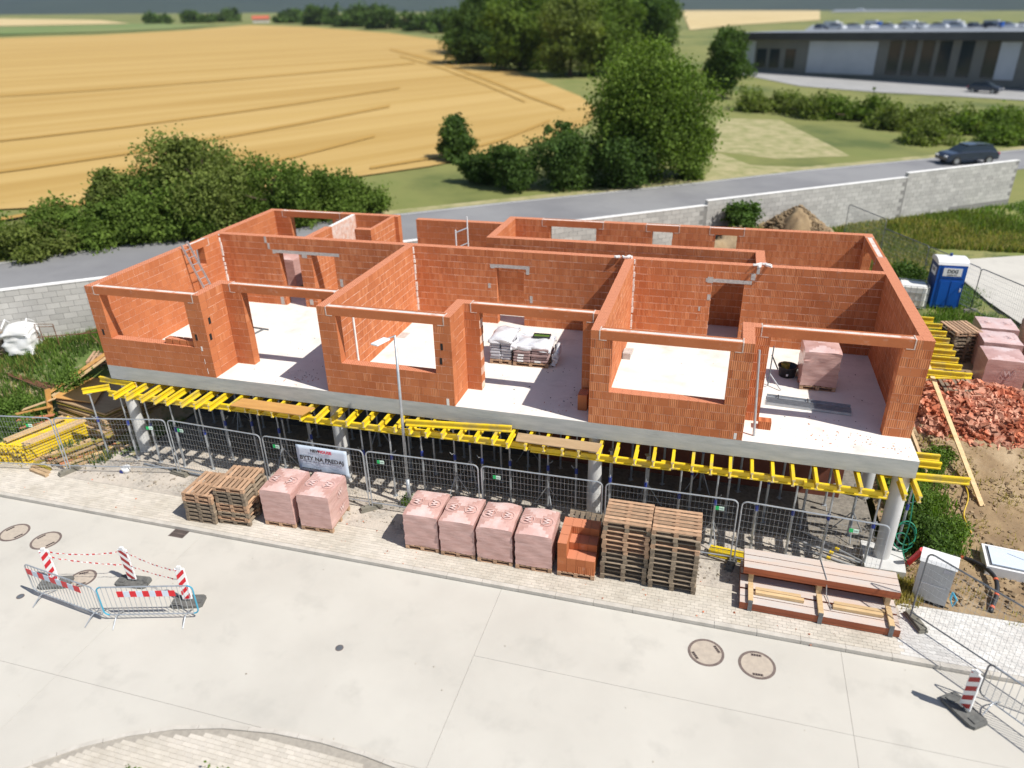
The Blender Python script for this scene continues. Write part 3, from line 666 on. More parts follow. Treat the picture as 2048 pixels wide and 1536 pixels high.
for wi, (ax, a0, a1, b0, b1, ops, lin, kind) in enumerate(WALLS):
    wp_ = bpy.data.objects.new('wall', None); col.objects.link(wp_); wp_.parent = bd; wobj.append(wp_); wp_.empty_display_size = .3
    if wi == 13: wp_['label'] = 'long inner wall with four doorways'
    holes = ops + lin
    core = MB()
    for k in range(11):
        z0 = k * .25; z1 = z0 + .25; off = .125 if k % 2 else 0
        cuts = [a0] + [a0 + off + .25 * i for i in range(0, int((a1 - a0) / .25) + 2) if a0 + .05 < a0 + off + .25 * i < a1 - .05] + [a1]
        for c0, c1 in zip(cuts, cuts[1:]):
            for p in clip_out(c0, c1, z0, z1, holes):
                if p[1] - p[0] < .03 or p[3] - p[2] < .03: continue
                endb = any(abs(p[0] - q) < .02 or abs(p[1] - q) < .02 for q in [a0, a1] + [o[0] for o in ops] + [o[1] for o in ops])
                r = random.random()
                tone = r * .42 if kind in (0,) else (r * .42 if random.random() < .75 and kind == 1 else r)
                if kind == 2: tone = r * .44 if random.random() < .5 else .46 + r * .5
                if kind == 3: tone = .46 + r * .52 if random.random() < .85 else r * .42
                if endb and k % 2 == 1 and kind == 3 : tone = 2 + r
                gz = .009 if kind != 2 else .015; gz *= random.choice((.6, 1, 1, 1.3))
                vj = .0025 if kind != 0 else .0035
                allb.append((wi, ax, p[0] + vj, p[1] - vj, b0, b1, p[2] + (0 if p[2] == 0 else gz / 2), p[3] - (0 if p[3] >= HH - .001 else gz / 2), tone, random.uniform(-.0015, .0025)))
    # mortar core: inset columns between holes
    xsv = sorted({a0, a1, *[h for o in holes for h in o[:2]]})
    for c0, c1 in zip(xsv, xsv[1:]):
        mid = (c0 + c1) / 2; zs = sorted([(o[2], o[3]) for o in holes if o[0] < mid < o[1]]); z = 0
        e0 = .012 if any(abs(c0 - o[1]) < 1e-6 for o in holes) or c0 == a0 else 0; e1 = .012 if any(abs(c1 - o[0]) < 1e-6 for o in holes) or c1 == a1 else 0
        for (h0, h1) in zs + [(HH, HH)]:
            if h0 - z > .03:
                q = (c0 + e0, c1 - e1, b0 + .003, b1 - .003, z + .001, h0 - .012)
                if ax == 'x': core.box(q[0], q[2], q[4], q[1], q[3], q[5])
                else: core.box(q[2], q[0], q[4], q[3], q[1], q[5])
            z = max(z, h1)
    struct(core.build('mortar', 'mortar', wp_), 'stuff')
    for li, (l0, l1, z0, z1) in enumerate(lin):
        thin = z1 - z0 < .2
        if thin:
            m = MB(); q = (l0, b0 - .004, z0, l1, b1 + .004, z1); (m.box(*q) if ax == 'x' else m.box(b0 - .004, l0, z0, b1 + .004, l1, z1)); m.build('lintel', 'grey_mortar', wp_); continue
        for (u0, u1) in [(0, .07), (.225, .297)]:
            m = MB(); t_ = .02 + .1 * random.random()
            if ax == 'x': m.box(l0, b0 + u0, z0, l1, b0 + u1, z1 - .004, tone=t_)
            else: m.box(b0 + u0, l0, z0, b0 + u1, l1, z1 - .004, tone=t_)
            m.build('lintel', 'fired_clay', wp_)
        m = MB(); (m.box(l0 + .01, b0 + .072, z0 + .01, l1 - .01, b0 + .222, z1 - .010) if ax == 'x' else m.box(b0 + .072, l0 + .01, z0 + .01, b0 + .222, l1 - .01, z1 - .010)); m.build('lintel_fill', 'lintel_fill', wp_)
        # grey-white mortar squeezed round the bearings
        m = MB()
        for s_, e_ in ((l0, -1), (l1, 1)):
            fr = b0 - .006
            def bxx(p0, p1, z_0, z_1):
                p0, p1 = min(p0, p1), max(p0, p1)
                if ax == 'x': m.box(p0, fr, z_0, p1, b1 + .006, z_1)
                else: m.box(fr, p0, z_0, b1 + .006, p1, z_1)
            bxx(s_, s_ + e_ * .03, z0 - .015, z1 + .003)
            bxx(s_, s_ - e_ * .17, z0 - .018, z0 + .002)
        struct(m.build('lintel_mortar', 'pinkish_mortar', wp_), 'stuff')
def cdist(b):
    c = ((b[2] + b[3]) / 2, b[4]) if b[1] == 'x' else (b[5], (b[2] + b[3]) / 2)
    return math.dist((c[0], c[1], b[6]), CAM)
front = [i for i, b in enumerate(allb) if b[0] in (7, 10, 9, 12, 3, 6) and not (b[0] == 12 and b[2] > 3)]
front.sort(key=lambda i: cdist(allb[i])); single = set(front[:292])
cache = {}; rests = {}
for i, (wi, ax, p0, p1, b0, b1, z0, z1, tone, jit) in enumerate(allb):
    if i in single:
        key = (ax, round(p1 - p0, 3), round(b1 - b0, 3), round(z1 - z0, 3), round(tone * 6) / 6)
        if key not in cache:
            mm = MB(); L_, W_ = key[1], key[2]
            (mm.box(0, 0, 0, L_, W_, key[3], tone=key[4], mt=1) if ax == 'x' else mm.box(0, 0, 0, W_, L_, key[3], tone=key[4], mt=1)); cache[key] = mm.mesh('brick', ['fired_clay', 'perforated_clay'])
        ob('brick', cache[key], wobj[wi], (p0, b0 + jit, z0) if ax == 'x' else (b0 + jit, p0, z0))
    else:
        mm = rests.setdefault(wi, MB())
        if ax == 'x': mm.box(p0, b0 + jit, z0, p1, b1 + jit, z1, tone=tone, mt=1)
        else: mm.box(b0 + jit, p0, z0, b1 + jit, p1, z1, tone=tone, mt=1)
for wi, mm in rests.items(): struct(mm.build('brick_courses', ['fired_clay', 'perforated_clay'], wobj[wi]), 'stuff')
# whitewashed thin partition, with its own courses
wp_ = bpy.data.objects.new('wall', None); col.objects.link(wp_); wp_.parent = bd; wp_['label'] = 'thin partition smeared white with adhesive'
m = MB()
for k in range(11):
    off = .25 if k % 2 else 0
    for i in range(-1, 5):
        y0 = max(8.29, 8.29 + i * .5 + off); y1 = min(10.35, 8.29 + (i + 1) * .5 + off)
        if y1 - y0 > .05: m.box(4.05, y0 + .006, k * .25 + .005, 4.2, y1 - .006, k * .25 + .245)
struct(m.build('brick_courses', M('white_smear', (.72, .62, .56), (.62, .36, .26), .9, 5, .3, 20), wp_), 'stuff')
MB().box(4.06, 8.3, .01, 4.19, 10.34, 2.762).build('mortar', 'coping', wp_)
# vertical mortar seams in the room corners, grey patches round the inner doors
m = MB()
for x, y, s_ in ((8.49, 6.43, 1), (16.47, 6.43, 1), (.3, 6.43, 1)):
    z = .05
    while z < 2.7:
        h = random.uniform(.08, .3); m.box(x + .001, y - .035 - random.random() * .03, z, x + .02 + random.random() * .05, y - .001, min(z + h, 2.74)); z += h + random.uniform(0, .1)
struct(m.build('seam_mortar', 'coping', wobj[13]), 'stuff')
m = MB()
for x, z, w_, h in ((2.32, 2.5, .09, .25), (2.42, 2.27, .09, .22), (2.6, 2.1, .12, .12), (3.85, 2.0, .22, .2), (5.35, .95, .12, .3), (12.72, 1.95, .12, .26), (11.3, 1.35, .1, .18), (11.42, 2.1, .14, .1), (12.85, .9, .1, .26), (18.9, 2.1, .18, .2), (20.25, 2.28, .14, .22), (20.4, 2.5, .1, .25), (18.95, 1.5, .1, .2), (18.7, 1.1, .06, .14), (2.6, .03, .15, .3), (3.9, .1, .15, .22)):
    m.box(x, 6.43 - .006, z, x + w_, 6.43 + .01, z + h)
struct(m.build('mortar_patch', 'grey_mortar', wobj[13]), 'stuff')
m = MB(); m.box(8.497, 1.42, .0, 8.53, 1.5, 2.2); m.box(3.95, -.004, .1, 3.965, .02, .3); m.box(3.9, -.005, .9, 3.95, .02, 1.05); m.box(3.92, -.004, .45, 3.935, .02, .62); m.box(12.02, -.004, 0, 12.1, .02, .22); m.box(20.03, -.004, .02, 20.1, .02, .2)
struct(m.build('mortar_patch', 'coping', wobj[3]), 'stuff')
# broken bricks smeared on the wall heads
m = MB()
for cx, cy in ((16.1, 6.45), (20.5, 6.5)):
    for k in range(9): m.obox((cx + random.uniform(-.25, .3), cy + random.uniform(-.12, .1), 2.76 + random.uniform(0, .06)), (random.uniform(.1, .22), .06, .05), Matrix.Rotation(random.uniform(0, 3), 3, 'Z'))
struct(m.build('mortar_patch', 'coping', wobj[13]), 'stuff')
# black boxes painting in the darkness of open slots on the pier bricks
m = MB()
for x, z in ((3.78, 1.25), (.2, 1.1), (11.95, 1.75), (11.9, 1.3)): m.box(x, -.006, z, x + .07, .03, z + .2)
for y, z in ((.2, 1.75), (.1, 1.25)): m.box(4.2, y, z, 4.237, y + .1, z + .2)
struct(m.build('brick_slot', 'hole', wobj[0]), 'stuff')

# ================================================================== FORMWORK BEAMS, PROPS
beam_cache = {}
def beam_mesh(L_):
    k = round(L_, 2)
    if k not in beam_cache:
        m = MB(); pr = [(-.04, 0), (.04, 0), (.04, .036), (.014, .046), (.014, .154), (.04, .164), (.04, .2), (-.04, .2), (-.04, .164), (-.014, .154), (-.014, .046), (-.04, .036)]
        a = m.pts([(0, y, z) for y, z in pr]); b = m.pts([(L_, y, z) for y, z in pr]); n = 12
        for i in range(n): m.face((a + i, b + i, b + (i + 1) % n, a + (i + 1) % n), 0, .5)
        m.face([a + i for i in range(n)], 1, .5); m.face([b + i for i in range(n)][::-1], 1, .5); me = m.mesh('formwork_beam', ['beam_yellow', 'beam_end']); 
        beam_cache[k] = me
    return beam_cache[k]
def beam(p, q, label, group=None, name='formwork_beam'):
    p = Vector(p); q = Vector(q); d = q - p
    o = ob(name, beam_mesh(d.length), None, p); o.rotation_mode = 'XYZ'
    o.rotation_euler = (0, -math.asin(max(-1, min(1, d.z / d.length))), math.atan2(d.y, d.x)); return tag(o, label, 'beam', group)
ends = [(227,792),(253,794),(285,796),(313,798),(338,800),(367,804),(393,808),(421,812),(456,816),(486,820),(514,824),(544,827),(575,831),(602,833),(634,836),(661,841),(692,846),(725,850),(760,852),(791,855),(820,860),(854,865),(886,867),(919,871),(952,875),(986,880),(1017,884),(1051,892),(1087,896),(1125,901),(1157,906),(1197,906),(1231,912),(1270,918),(1307,921),(1345,928),(1385,932),(1422,939),(1460,947),(1504,953),(1546,957),(1587,963),(1634,969),(1680,974),(1723,980),(1772,985),(1810,990),(1845,995)]
for k, (u, v) in enumerate(ends):
    x, y = gp(u, v, -.60); y0 = -.93 + .012 * k if k < 8 else -.70 + random.uniform(-.05, .05)
    if k == 47: y0 -= .05
    x = min(x, 24.35) + (.12 if k == 47 else 0)
    beam((x, y0, -.735), (x + random.uniform(-.03, .03), 1.65, -.735), f'{ORD[k]} from the left of the yellow beams jutting from under the slab edge' if k < 28 else f'{ORD[47 - k]} from the right of the yellow beams jutting from under the slab edge', 'yellow cross beams under the slab edge')
x = .15; k = 0
while x < 23.3:
    L_ = 3.9 if k < 6 else 23.85 - x
    beam((x, -.36 + (.045 if k % 2 else -.045), -.938), (min(x + L_, 23.85), -.36 + (.045 if k % 2 else -.045), -.938), f'{ORD[k]} from the left of the long yellow beams carrying the cross beams', 'long yellow carrying beams'); x += 3.62; k += 1
for k, y in enumerate((1.3, 2.6)):
    for j in range(6): beam((.4 + j * 3.95, y, -.938), (.4 + j * 3.95 + 3.9, y, -.938), 'yellow carrying beam in the shade under the slab', 'yellow beams in the shade under the slab')
beam((-.6, .09, -.735), (.95, .02, -.735), 'single yellow beam sticking out left of the slab corner')
beam((-.82, -.52, -.93), (-.16, -.02, -.93), 'short yellow beam balanced on the leftmost prop')
beam(gp(812, 851, -.53) + (-.53,), gp(1024, 864, -.53) + (-.53,), 'loose yellow beam lying across the cross beams right of the lamp post')
beam((23.9, .62, -.94), (25.95, .76, -.94), 'longest yellow beam sticking out right of the slab corner')
beam((23.6, 1.35, -.735), (25.35, 1.42, -.735), 'upper of two short yellow beams sticking out by the second right column')
beam((23.6, .98, -.735), (25.3, 1.02, -.735), 'lower of two short yellow beams sticking out by the second right column')
sb = [(1868,632),(1885,645),(1894,660),(1900,674),(1907,687),(1912,699),(1918,713),(1925,727),(1932,743)]
for k, (u, v) in enumerate(sb):
    x, y = gp(u, v + 4, -.55); beam((24.0, y + .02, -.735), (x, y, -.735), f'{ORD[k]} from the back of the yellow beams sticking out beside the blue toilet', 'yellow beams sticking out along the right wall')
beam((23.5, 6.62, -.94), gp(1942, 757, -.93) + (-.94,), 'lowest front yellow beam of those sticking out along the right wall')
beam((25.3, 6.5, -1.14), (25.3, 8.9, -1.14), 'yellow carrying beam below the right wall beams')
def sheet_obj(name, pts, z, th, mat, label, cat='board', group=None):
    o = MB().prism(pts, z, z + th).build(name, mat); return tag(o, label, cat, group)
a = gp(460, 812, -.53); b = gp(618, 828, -.53)
sheet_obj('plywood_sheet', [(a[0], -.72), (b[0] - .15, -.75), (b[0], -.22), (a[0] + .1, -.2)], -.532, .027, 'plywood', 'orange plywood sheet lying on the cross beams left of centre')
a = gp(1022, 893, -.53); b = gp(1200, 912, -.53)
sheet_obj('plywood_sheet', [(a[0] + .05, -.62), (b[0] - .1, -.66), (b[0] - .05, -.2), (a[0], -.18)], -.532, .027, 'worn_ply', 'brown plank sheet lying on the cross beams right of centre')
sheet_obj('plywood_sheet', [(24.55, 7.4), (25.6, 6.7), (25.75, 7.1), (24.6, 8.3)], -.532, .027, 'worn_ply', 'pale board lying on the beams beside the right wall')
# steel props
def make_prop(h, tripod):
    t = thing('steel_prop', 'x', 'prop')
    MB().box(-.07, -.07, 0, .07, .07, .012).build('base_plate', 'galvanised', t)
    MB().tube([(0, 0, .01), (0, 0, 1.42)], .036, 8).build('outer_tube', 'galvanised', t, smooth=False)
    MB().tube([(0, 0, 1.36), (0, 0, 1.54)], .046, 8).build('collar', 'blue_paint', t)
    MB().tube([(0, 0, 1.5), (0, 0, h - .02)], .027, 8).build('inner_tube', 'galvanised', t)
    MB().tube([(-.02, 0, 1.60), (.1, .03, 1.58), (.15, .0, 1.66)], .012, 5).build('handle', 'galvanised', t)
    m = MB().box(-.08, -.06, h - .02, .08, .06, h - .006); m.build('head_plate', 'galvanised', t)
    if tripod:
        for k in range(3):
            a = k * 2.09 + .5; MB().tube([(math.cos(a) * .04, math.sin(a) * .04, .75), (math.cos(a) * .45, math.sin(a) * .45, .012)], .018, 5).build('tripod_leg', 'galvanised', t)
    return t
hP = -.94 - G
P0 = make_prop(hP, False); P1 = make_prop(hP, True); used = {}
def prop(x, y, tri, label, group=None, rz=0):
    src = P1 if tri else P0
    if src not in used: used[src] = 1; src.location = (x, y, G); src.rotation_euler[2] = rz; o = src
    else: o = dup(src, (x, y, G), rz)
    o['label'] = label
    if group: o['group'] = group
    return o
fp_ = [(218,911),(277,918),(322,924),(371,932),(427,938),(467,919),(519,920),(572,935),(635,948),(690,965),(737,982),(792,991),(851,984),(915,992),(968,1000),(1022,1005),(1096,1015),(1151,1022),(1216,1040),(1285,1052),(1350,1075),(1420,1088),(1500,1100),(1570,1110),(1639,1120),(1725,1137)]
for k, (u, v) in enumerate(fp_):
    x, y = gp(u, v); prop(x, max(-.42, min(y, .62)) if k > 0 else y, k in (7, 13, 16, 21), f'{ORD[k]} from the left of the front row of steel props' if k < 13 else f'{ORD[25 - k]} from the right of the front row of steel props', 'front row of steel props', random.uniform(0, 6))
r2 = random.Random(4)
for j, y in enumerate((1.3, 2.6)):
    for i in range(21):
        x = .9 + i * 1.13 + r2.uniform(-.18, .18) + (.5 if j % 2 else 0)
        if 23.9 < x or (x < 1.6 and y < 2): continue
        prop(x, y + r2.uniform(-.1, .1), (i * 7 + j * 3) % 5 == 0, 'steel prop standing in the shade under the slab behind the front row', 'props in the shade under the slab', r2.uniform(0, 6))
for k, (x, y) in enumerate(((24.75, .9), (24.55, 1.9))): prop(x, y, False, ('nearer' if k == 0 else 'farther') + ' of two steel props outside the right corner column')
# bundle of props lying on the ground, right
for k, (a, b) in enumerate((((21.95, .35), (24.0, -.35)), ((22.05, .55), (24.05, -.2)), ((22.3, .9), (24.1, -.3)))):
    t = thing('lying_prop', f'{["front", "middle", "rear"][k]} steel prop of three lying on the gravel by the corner column', 'prop', group='props lying on the gravel')
    za = G + .05 + .05 * k; MB().tube([(a[0], a[1], za), (b[0] * .5 + a[0] * .5, b[1] * .5 + a[1] * .5, za)], .036, 8).build('outer_tube', 'galvanised', t)
    MB().tube([(b[0] * .5 + a[0] * .5, b[1] * .5 + a[1] * .5, za), (b[0], b[1], za)], .027, 8).build('inner_tube', 'galvanised', t)
    MB().tube([(a[0] * .55 + b[0] * .45, a[1] * .55 + b[1] * .45, za), (a[0] * .5 + b[0] * .5, a[1] * .5 + b[1] * .5, za)], .046, 8).build('collar', 'beam_yellow', t)
for k in range(3):
    beam((19.75 + .02 * k, -.62 + k * .085, G + .01), (22.45, -.92 + k * .085, G + .01), f'{["front", "middle", "rear"][k]} yellow beam lying on the gravel behind the pallets', 'yellow beams on the gravel')
tag(MB().tube([(1.0, -.62, G + .06), (2.6, -.72, G + .06), (4.6, -.82, G + .06)], .03, 6).build('steel_tube', 'galvanised'), 'long steel tube lying on gravel in front of the left props', 'tube')

# ================================================================== FENCE
def make_panel(L_, tagx=None, colr='galvanised', h=2.0):
    t = thing('mesh_fence', 'x', 'fence panel'); r = .021; e = .14
    def arc_(cx, cz, a0, a1): return [(cx + e * math.cos(a0 + (a1 - a0) * k / 4), 0, cz + e * math.sin(a0 + (a1 - a0) * k / 4)) for k in range(5)]
    P = [(0, 0, .02), (0, 0, h - e)] + arc_(e, h - e, math.pi, math.pi / 2) + arc_(L_ - e, h - e, math.pi / 2, 0) + [(L_, 0, .02)]
    MB().tube(P, r, 6).build('frame', colr, t)
    MB().tube([(.02, 0, .16), (L_ - .02, 0, .16)], r * .9, 6).build('bottom_rail', colr, t)
    m = MB(); w_ = .0042
    n = int((L_ - .1) / .105)
    for i in range(1, n + 1):
        x = i * L_ / (n + 1); m.box(x - w_ / 2, -w_ / 2, .16, x + w_ / 2, w_ / 2, h, skip='b')
    for k in range(1, 9):
        z = .16 + k * (h - .16) / 9; m.box(.02, -w_ / 2 - .004, z, L_ - .02, w_ / 2 - .004, z + w_)
    struct(m.build('wire_mesh', 'wire', t), 'stuff')
    if tagx is not None:
        g = MB().box(tagx, -.03, h - .36, tagx + .09, -.02, h - .25).build('name_plate', 'print_green', t); q = MB().box(.091, 0, 0, .22, .01, .11).build('plate_panel', 'print_pale', g, loc=(tagx, -.03, h - .36))
        put_text('MOBIL', .035, 'facade_dark', g, (tagx + .155, -.032, h - .305), (math.pi / 2, 0, 0))
    return t
def panel(p, q, z, label, tagx=None, colr='galvanised'):
    L_ = math.dist(p, q); t = make_panel(L_, tagx, colr); t.location = (p[0], p[1], z); t.rotation_euler[2] = math.atan2(q[1] - p[1], q[0] - p[0]); t['label'] = label; t['group'] = 'wire mesh site fence panels'; return t
def foot(x, y, z, rz, label, mat='foot_concrete'):
    m = MB(); m.prism([(-.34, -.11), (.34, -.11), (.34, .11), (-.34, .11)], 0, .07); m.prism([(-.31, -.09), (.31, -.09), (.31, .09), (-.31, .09)], .07, .135)
    t = thing('ballast_block', label, 'fence foot', (x, y, z), rz, 'concrete fence feet'); o = m.build('foot_block', mat, t)
    for k in (-.2, 0.0, .2): MB().lathe([(.025, .1365), (.0001, .1366)], 10, (k, .03, 0)).build('socket', 'hole', t)
    return t
fj = [(-4.9, -2.25), (-1.18, -1.62), (2.6, -.82), (6.18, -.95), (9.70, -1.0), (13.26, -.92), (16.82, -.9), (20.37, -.86), (23.95, -1.05)]
names = ['fence panel at the left edge in front of the stacked yellow beams', 'fence panel in front of the leftmost props', 'fence panel behind the two left pallet stacks', 'fence panel carrying the white banner', 'fence panel behind the lamp post', 'fence panel behind the four wrapped brick bundles', 'fence panel behind the two tall pallet stacks', 'fence panel behind the red girder stack']
tg = [2.75, 3.1, .35, .35, .35, .35, 2.9, 2.6]
for k in range(8):
    a = fj[k]; b = fj[k + 1]; d = math.dist(a, b); e = (b[0] - a[0]) / d * .05, (b[1] - a[1]) / d * .05
    panel((a[0] + e[0], a[1] + e[1]), (b[0] - e[0], b[1] - e[1]), G + .1, names[k], tg[k])
fl = ['beside the stacked yellow beams', 'right of the helmet-sized white bucket', 'between the left pallets and the wrapped bricks', 'at the joint right of the banner', 'behind the second of the four wrapped bundles', 'left of the tall pallet stacks', 'with six holes behind the girder stack', 'near the grey footing of the corner column']
for k in range(1, 9):
    foot(fj[k][0], fj[k][1], G, {1: 1.15, 2: -.15, 4: .7, 7: 1.3}.get(k, 1.3), 'concrete fence foot ' + fl[k - 1], 'rubber' if k == 7 else 'foot_concrete')
P8a = gp(1818, 1240); P8b = (P8a[0] + 2.55, P8a[1] - 2.4)
panel(P8a, P8b, G + .1, 'fence panel slanting away at the bottom right by the grey cabinet', None, 'dark_steel')
foot(P8a[0] + .12, P8a[1] - .08, G, -1.2, 'concrete fence foot at the right end of the girder stack')
rf = [(25.9, 26.6), (27.3, 23.4), (28.75, 20.3), (30.15, 17.15), (31.55, 14.0)]
for k in range(4):
    panel(rf[k], rf[k + 1], float(H(*rf[k])) + .06, f'{ORD[k]} from the back of the dark fence panels beyond the blue toilet', None, 'dark_steel')
    foot(rf[k + 1][0], rf[k + 1][1], float(H(*rf[k + 1])) + .06, .4, f'{ORD[k]} from the back of the fence feet beyond the blue toilet')
panel((31.58, 13.85), (34.0, 11.3), float(H(31.6, 13.8)) + .1, 'dark fence panel leaving the picture at right above the wrapped bricks', .4, 'dark_steel')
# banner on the fourth panel
bn = thing('banner', 'white banner with black and red lettering tied to the fence', 'banner', (7.42, -1.03, -1.38), math.atan2(-.05, 3.5))
m = MB(); nx, ny = 14, 7
idx = [[m.pts([(1.72 * i / nx, -.018 * math.sin(i * 1.3 + j * .8) * (j / ny), -.97 * j / ny + .012 * math.sin(i * .9) * (j == ny))]) for j in range(ny + 1)] for i in range(nx + 1)]
for i in range(nx):
    for j in range(ny): m.face((idx[i][j + 1], idx[i + 1][j + 1], idx[i + 1][j], idx[i][j]), 0, .5)
o = m.build('cloth', 'banner', bn, smooth=True); sm = o.modifiers.new('thick', 'SOLIDIFY'); sm.thickness = .004
RT = (math.pi / 2, 0, 0)
put_text('NEW', .14, 'print_black', bn, (.66, -.026, -.14), RT, .005); put_text('HOUSE', .14, 'print_red', bn, (.99, -.026, -.14), RT, .005)
put_text('BYTY NA PREDAJ', .195, 'print_black', bn, (.85, -.026, -.43), RT, .005); MB().box(.2, -.028, -.545, 1.5, -.025, -.535).build('underline', 'print_black', bn)
put_text('www.newhouse.sk', .088, 'print_black', bn, (.46, -.026, -.80), RT, .003); put_text('0910 678 408', .088, 'print_black', bn, (1.36, -.026, -.86), RT, .003)

# ================================================================== PALLETS
def pallet_parts(t, wx, wy, mat, boards=7):
    """boards run along y; wx wide, wy long"""
    key = (wx, wy, mat, boards)
    if key not in pallet_parts.c:
        bw_ = .1; r = lambda: random.random()
        pallet_parts.c[key] = (
            [MB().box(0, 0, 0, bw_, wy, .022, tone=k).mesh('deck_board', mat) for k in (.1, .4, .7, 1)], [MB().box(0, 0, 0, wx, .1, .022, tone=k).mesh('stringer', mat) for k in (.2, .7)],
            [MB().box(0, 0, 0, .1, .12, .078, tone=k).mesh('block', mat) for k in (.1, .5, .9)], [MB().box(0, 0, 0, wx, .1, .022, tone=k).mesh('bottom_board', mat) for k in (.3, .8)])
    A, B_, C_, D_ = pallet_parts.c[key]
    for i in range(boards): ob('deck_board', random.choice(A), t, (-wx / 2 + (wx - .1) * i / (boards - 1), -wy / 2 + random.uniform(-.006, .006), .122))
    for j in range(3):
        y = -wy / 2 + (wy - .1) * j / 2
        ob('stringer', random.choice(B_), t, (-wx / 2, y, .1))
        ob('bottom_board', random.choice(D_), t, (-wx / 2, y, 0))
        for i in range(3): ob('block', random.choice(C_), t, (-wx / 2 + (wx - .1) * i / 2, y - .01 + (0.0), .022))
pallet_parts.c = {}
def make_pallet(wx, wy, mat, boards=7):
    t = thing('pallet', 'x', 'pallet'); pallet_parts(t, wx, wy, mat, boards); return t
protos = [make_pallet(1.0, 1.2, 'pallet_wood'), make_pallet(1.0, 1.2, 'pallet_grey'), make_pallet(1.0, 1.2, 'pallet_wood')]
pu = {}
def pallet(x, y, z, rz, which, label, group=None):
    src = protos[which]
    if which not in pu: pu[which] = 1; o = src; o.location = (x, y, z); o.rotation_euler[2] = rz
    else: o = dup(src, (x, y, z), rz)
    o['label'] = label
    if group: o['group'] = group
    return o
def pstack(x, y, z, rz, n, desc, mats, jit=.02):
    for k in range(n):
        i = n - 1 - k
        lab = (f'topmost pallet of {desc}' if i == 0 else f'bottom pallet of {desc}' if k == 0 else f'{ORD[i]} pallet from the top of {desc}')
        pallet(x + random.uniform(-jit, jit), y + random.uniform(-jit, jit), z + k * .1445, rz + random.uniform(-.02, .02) + (math.pi if random.random() < .5 else 0), mats(k, n), lab, 'pallets of ' + desc)
mw_ = lambda k, n: 2 if k == n - 1 else random.choice([0, 1, 1])
pstack(6.02, -2.12, G, .06, 9, 'the taller left stack beside the wrapped bricks', mw_)
pstack(5.0, -2.28, G, .03, 7, 'the low leftmost stack', mw_)
pstack(17.62, -1.78, G, math.pi / 2, 13, 'the left of two tall stacks right of centre', mw_)
pstack(18.86, -1.84, G, math.pi / 2, 13, 'the right of two tall stacks right of centre', mw_)
gx, gy = gp(1924, 652, -.80); pstack(gx, gy, -2.12, .25, 9, 'the stack in front of the blue toilet', lambda k, n: 2 if k == n - 1 else 1)
gx, gy = gp(1912, 765, -1.3); pstack(gx, gy, -2.05, .05, 5, 'the dark stack under the right yellow beams', lambda k, n: 1)
pstack(-3.9, 3.5, -2.0, .5, 3, 'the small stack behind the timber at the left corner', lambda k, n: 2 if k == n - 1 else 1)
pl = pallet(16.35, -.98, G + .35, .05, 1, 'broken pallet leaning behind the open pallet of bricks'); pl.rotation_euler = (R_(62), .05, .05); pl.location = (16.4, -1.15, G + .5)

# ---- wrapped bundles of bricks
def wavy_box(wx, wy, h, n=9, amp=.012, top_pale=True, seed=0, slump=0.0):
    r = np.random.default_rng(seed); m = MB()
    def nz(p): return amp * (math.sin(p[0] * 9 + seed) * math.cos(p[1] * 8 + p[2] * 11 + seed * 2) + .7 * math.sin(p[2] * 23 + p[0] * 5 + seed) )
    def P(u, v, f):
        x, y = (u - .5) * wx, (v - .5) * wy
        return [(x, y, h), (x, -wy / 2, 0), (x, wy / 2, 0), (-wx / 2, y, 0), (wx / 2, y, 0)][f]
    cache = {}
    def vert(x, y, z):
        k = (round(x, 4), round(y, 4), round(z, 4))
        if k not in cache:
            d = nz(k); ex = x / (wx / 2); ey = y / (wy / 2); s_ = 1 - (.012 if z > h - .001 and (abs(ex) > .99 or abs(ey) > .99) else 0)
            zz = z + (d * .6 - slump * (abs(ex) ** 4 + abs(ey) ** 4) if z > h * .7 else 0) + (0.015 * (1 - max(abs(ex), abs(ey))) if z > h - .001 else 0)
            cache[k] = m.pts([(x * s_ + (d * .8 if abs(ex) > .99 else 0) * (1 if ex > 0 else -1), y * s_ + (d * .8 if abs(ey) > .99 else 0) * (1 if ey > 0 else -1), zz)])
        return cache[k]
    for i in range(n):
        for j in range(n):
            x0, x1 = (i / n - .5) * wx, ((i + 1) / n - .5) * wx; y0, y1 = (j / n - .5) * wy, ((j + 1) / n - .5) * wy; z0, z1 = h * j / n, h * (j + 1) / n
            cx, cy = (x0 + x1) / wx, (y0 + y1) / wy
            m.face((vert(x0, y0, h), vert(x1, y0, h), vert(x1, y1, h), vert(x0, y1, h)), 1 if top_pale and abs(cy) > abs(cx) * 1.25 else (1 if top_pale == 2 else 0), .5)
            m.face((vert(x0, -wy / 2, z0), vert(x1, -wy / 2, z0), vert(x1, -wy / 2, z1), vert(x0, -wy / 2, z1)), 0, .5)
            m.face((vert(x1, wy / 2, z0), vert(x0, wy / 2, z0), vert(x0, wy / 2, z1), vert(x1, wy / 2, z1)), 0, .5)
            y0, y1 = (i / n - .5) * wy, ((i + 1) / n - .5) * wy
            m.face((vert(-wx / 2, y1, z0), vert(-wx / 2, y0, z0), vert(-wx / 2, y0, z1), vert(-wx / 2, y1, z1)), 0, .5)
            m.face((vert(wx / 2, y0, z0), vert(wx / 2, y1, z0), vert(wx / 2, y1, z1), vert(wx / 2, y0, z1)), 0, .5)
    return m
wme = text_mesh('W', .26, .008); wme.materials.clear(); wme.materials.append(MATS['logo_white'])
ring = MB(); nn = 28
for k in range(nn):
    a, b = k * 2 * math.pi / nn, (k + 1) * 2 * math.pi / nn
    ring.face([ring.pts([(r * math.cos(t), r * math.sin(t), 0) for r, t in ((.19, a), (.205, a), (.205, b), (.19, b))]) + q for q in range(4)])
rme = ring.mesh('logo_ring', 'wrap_pale')
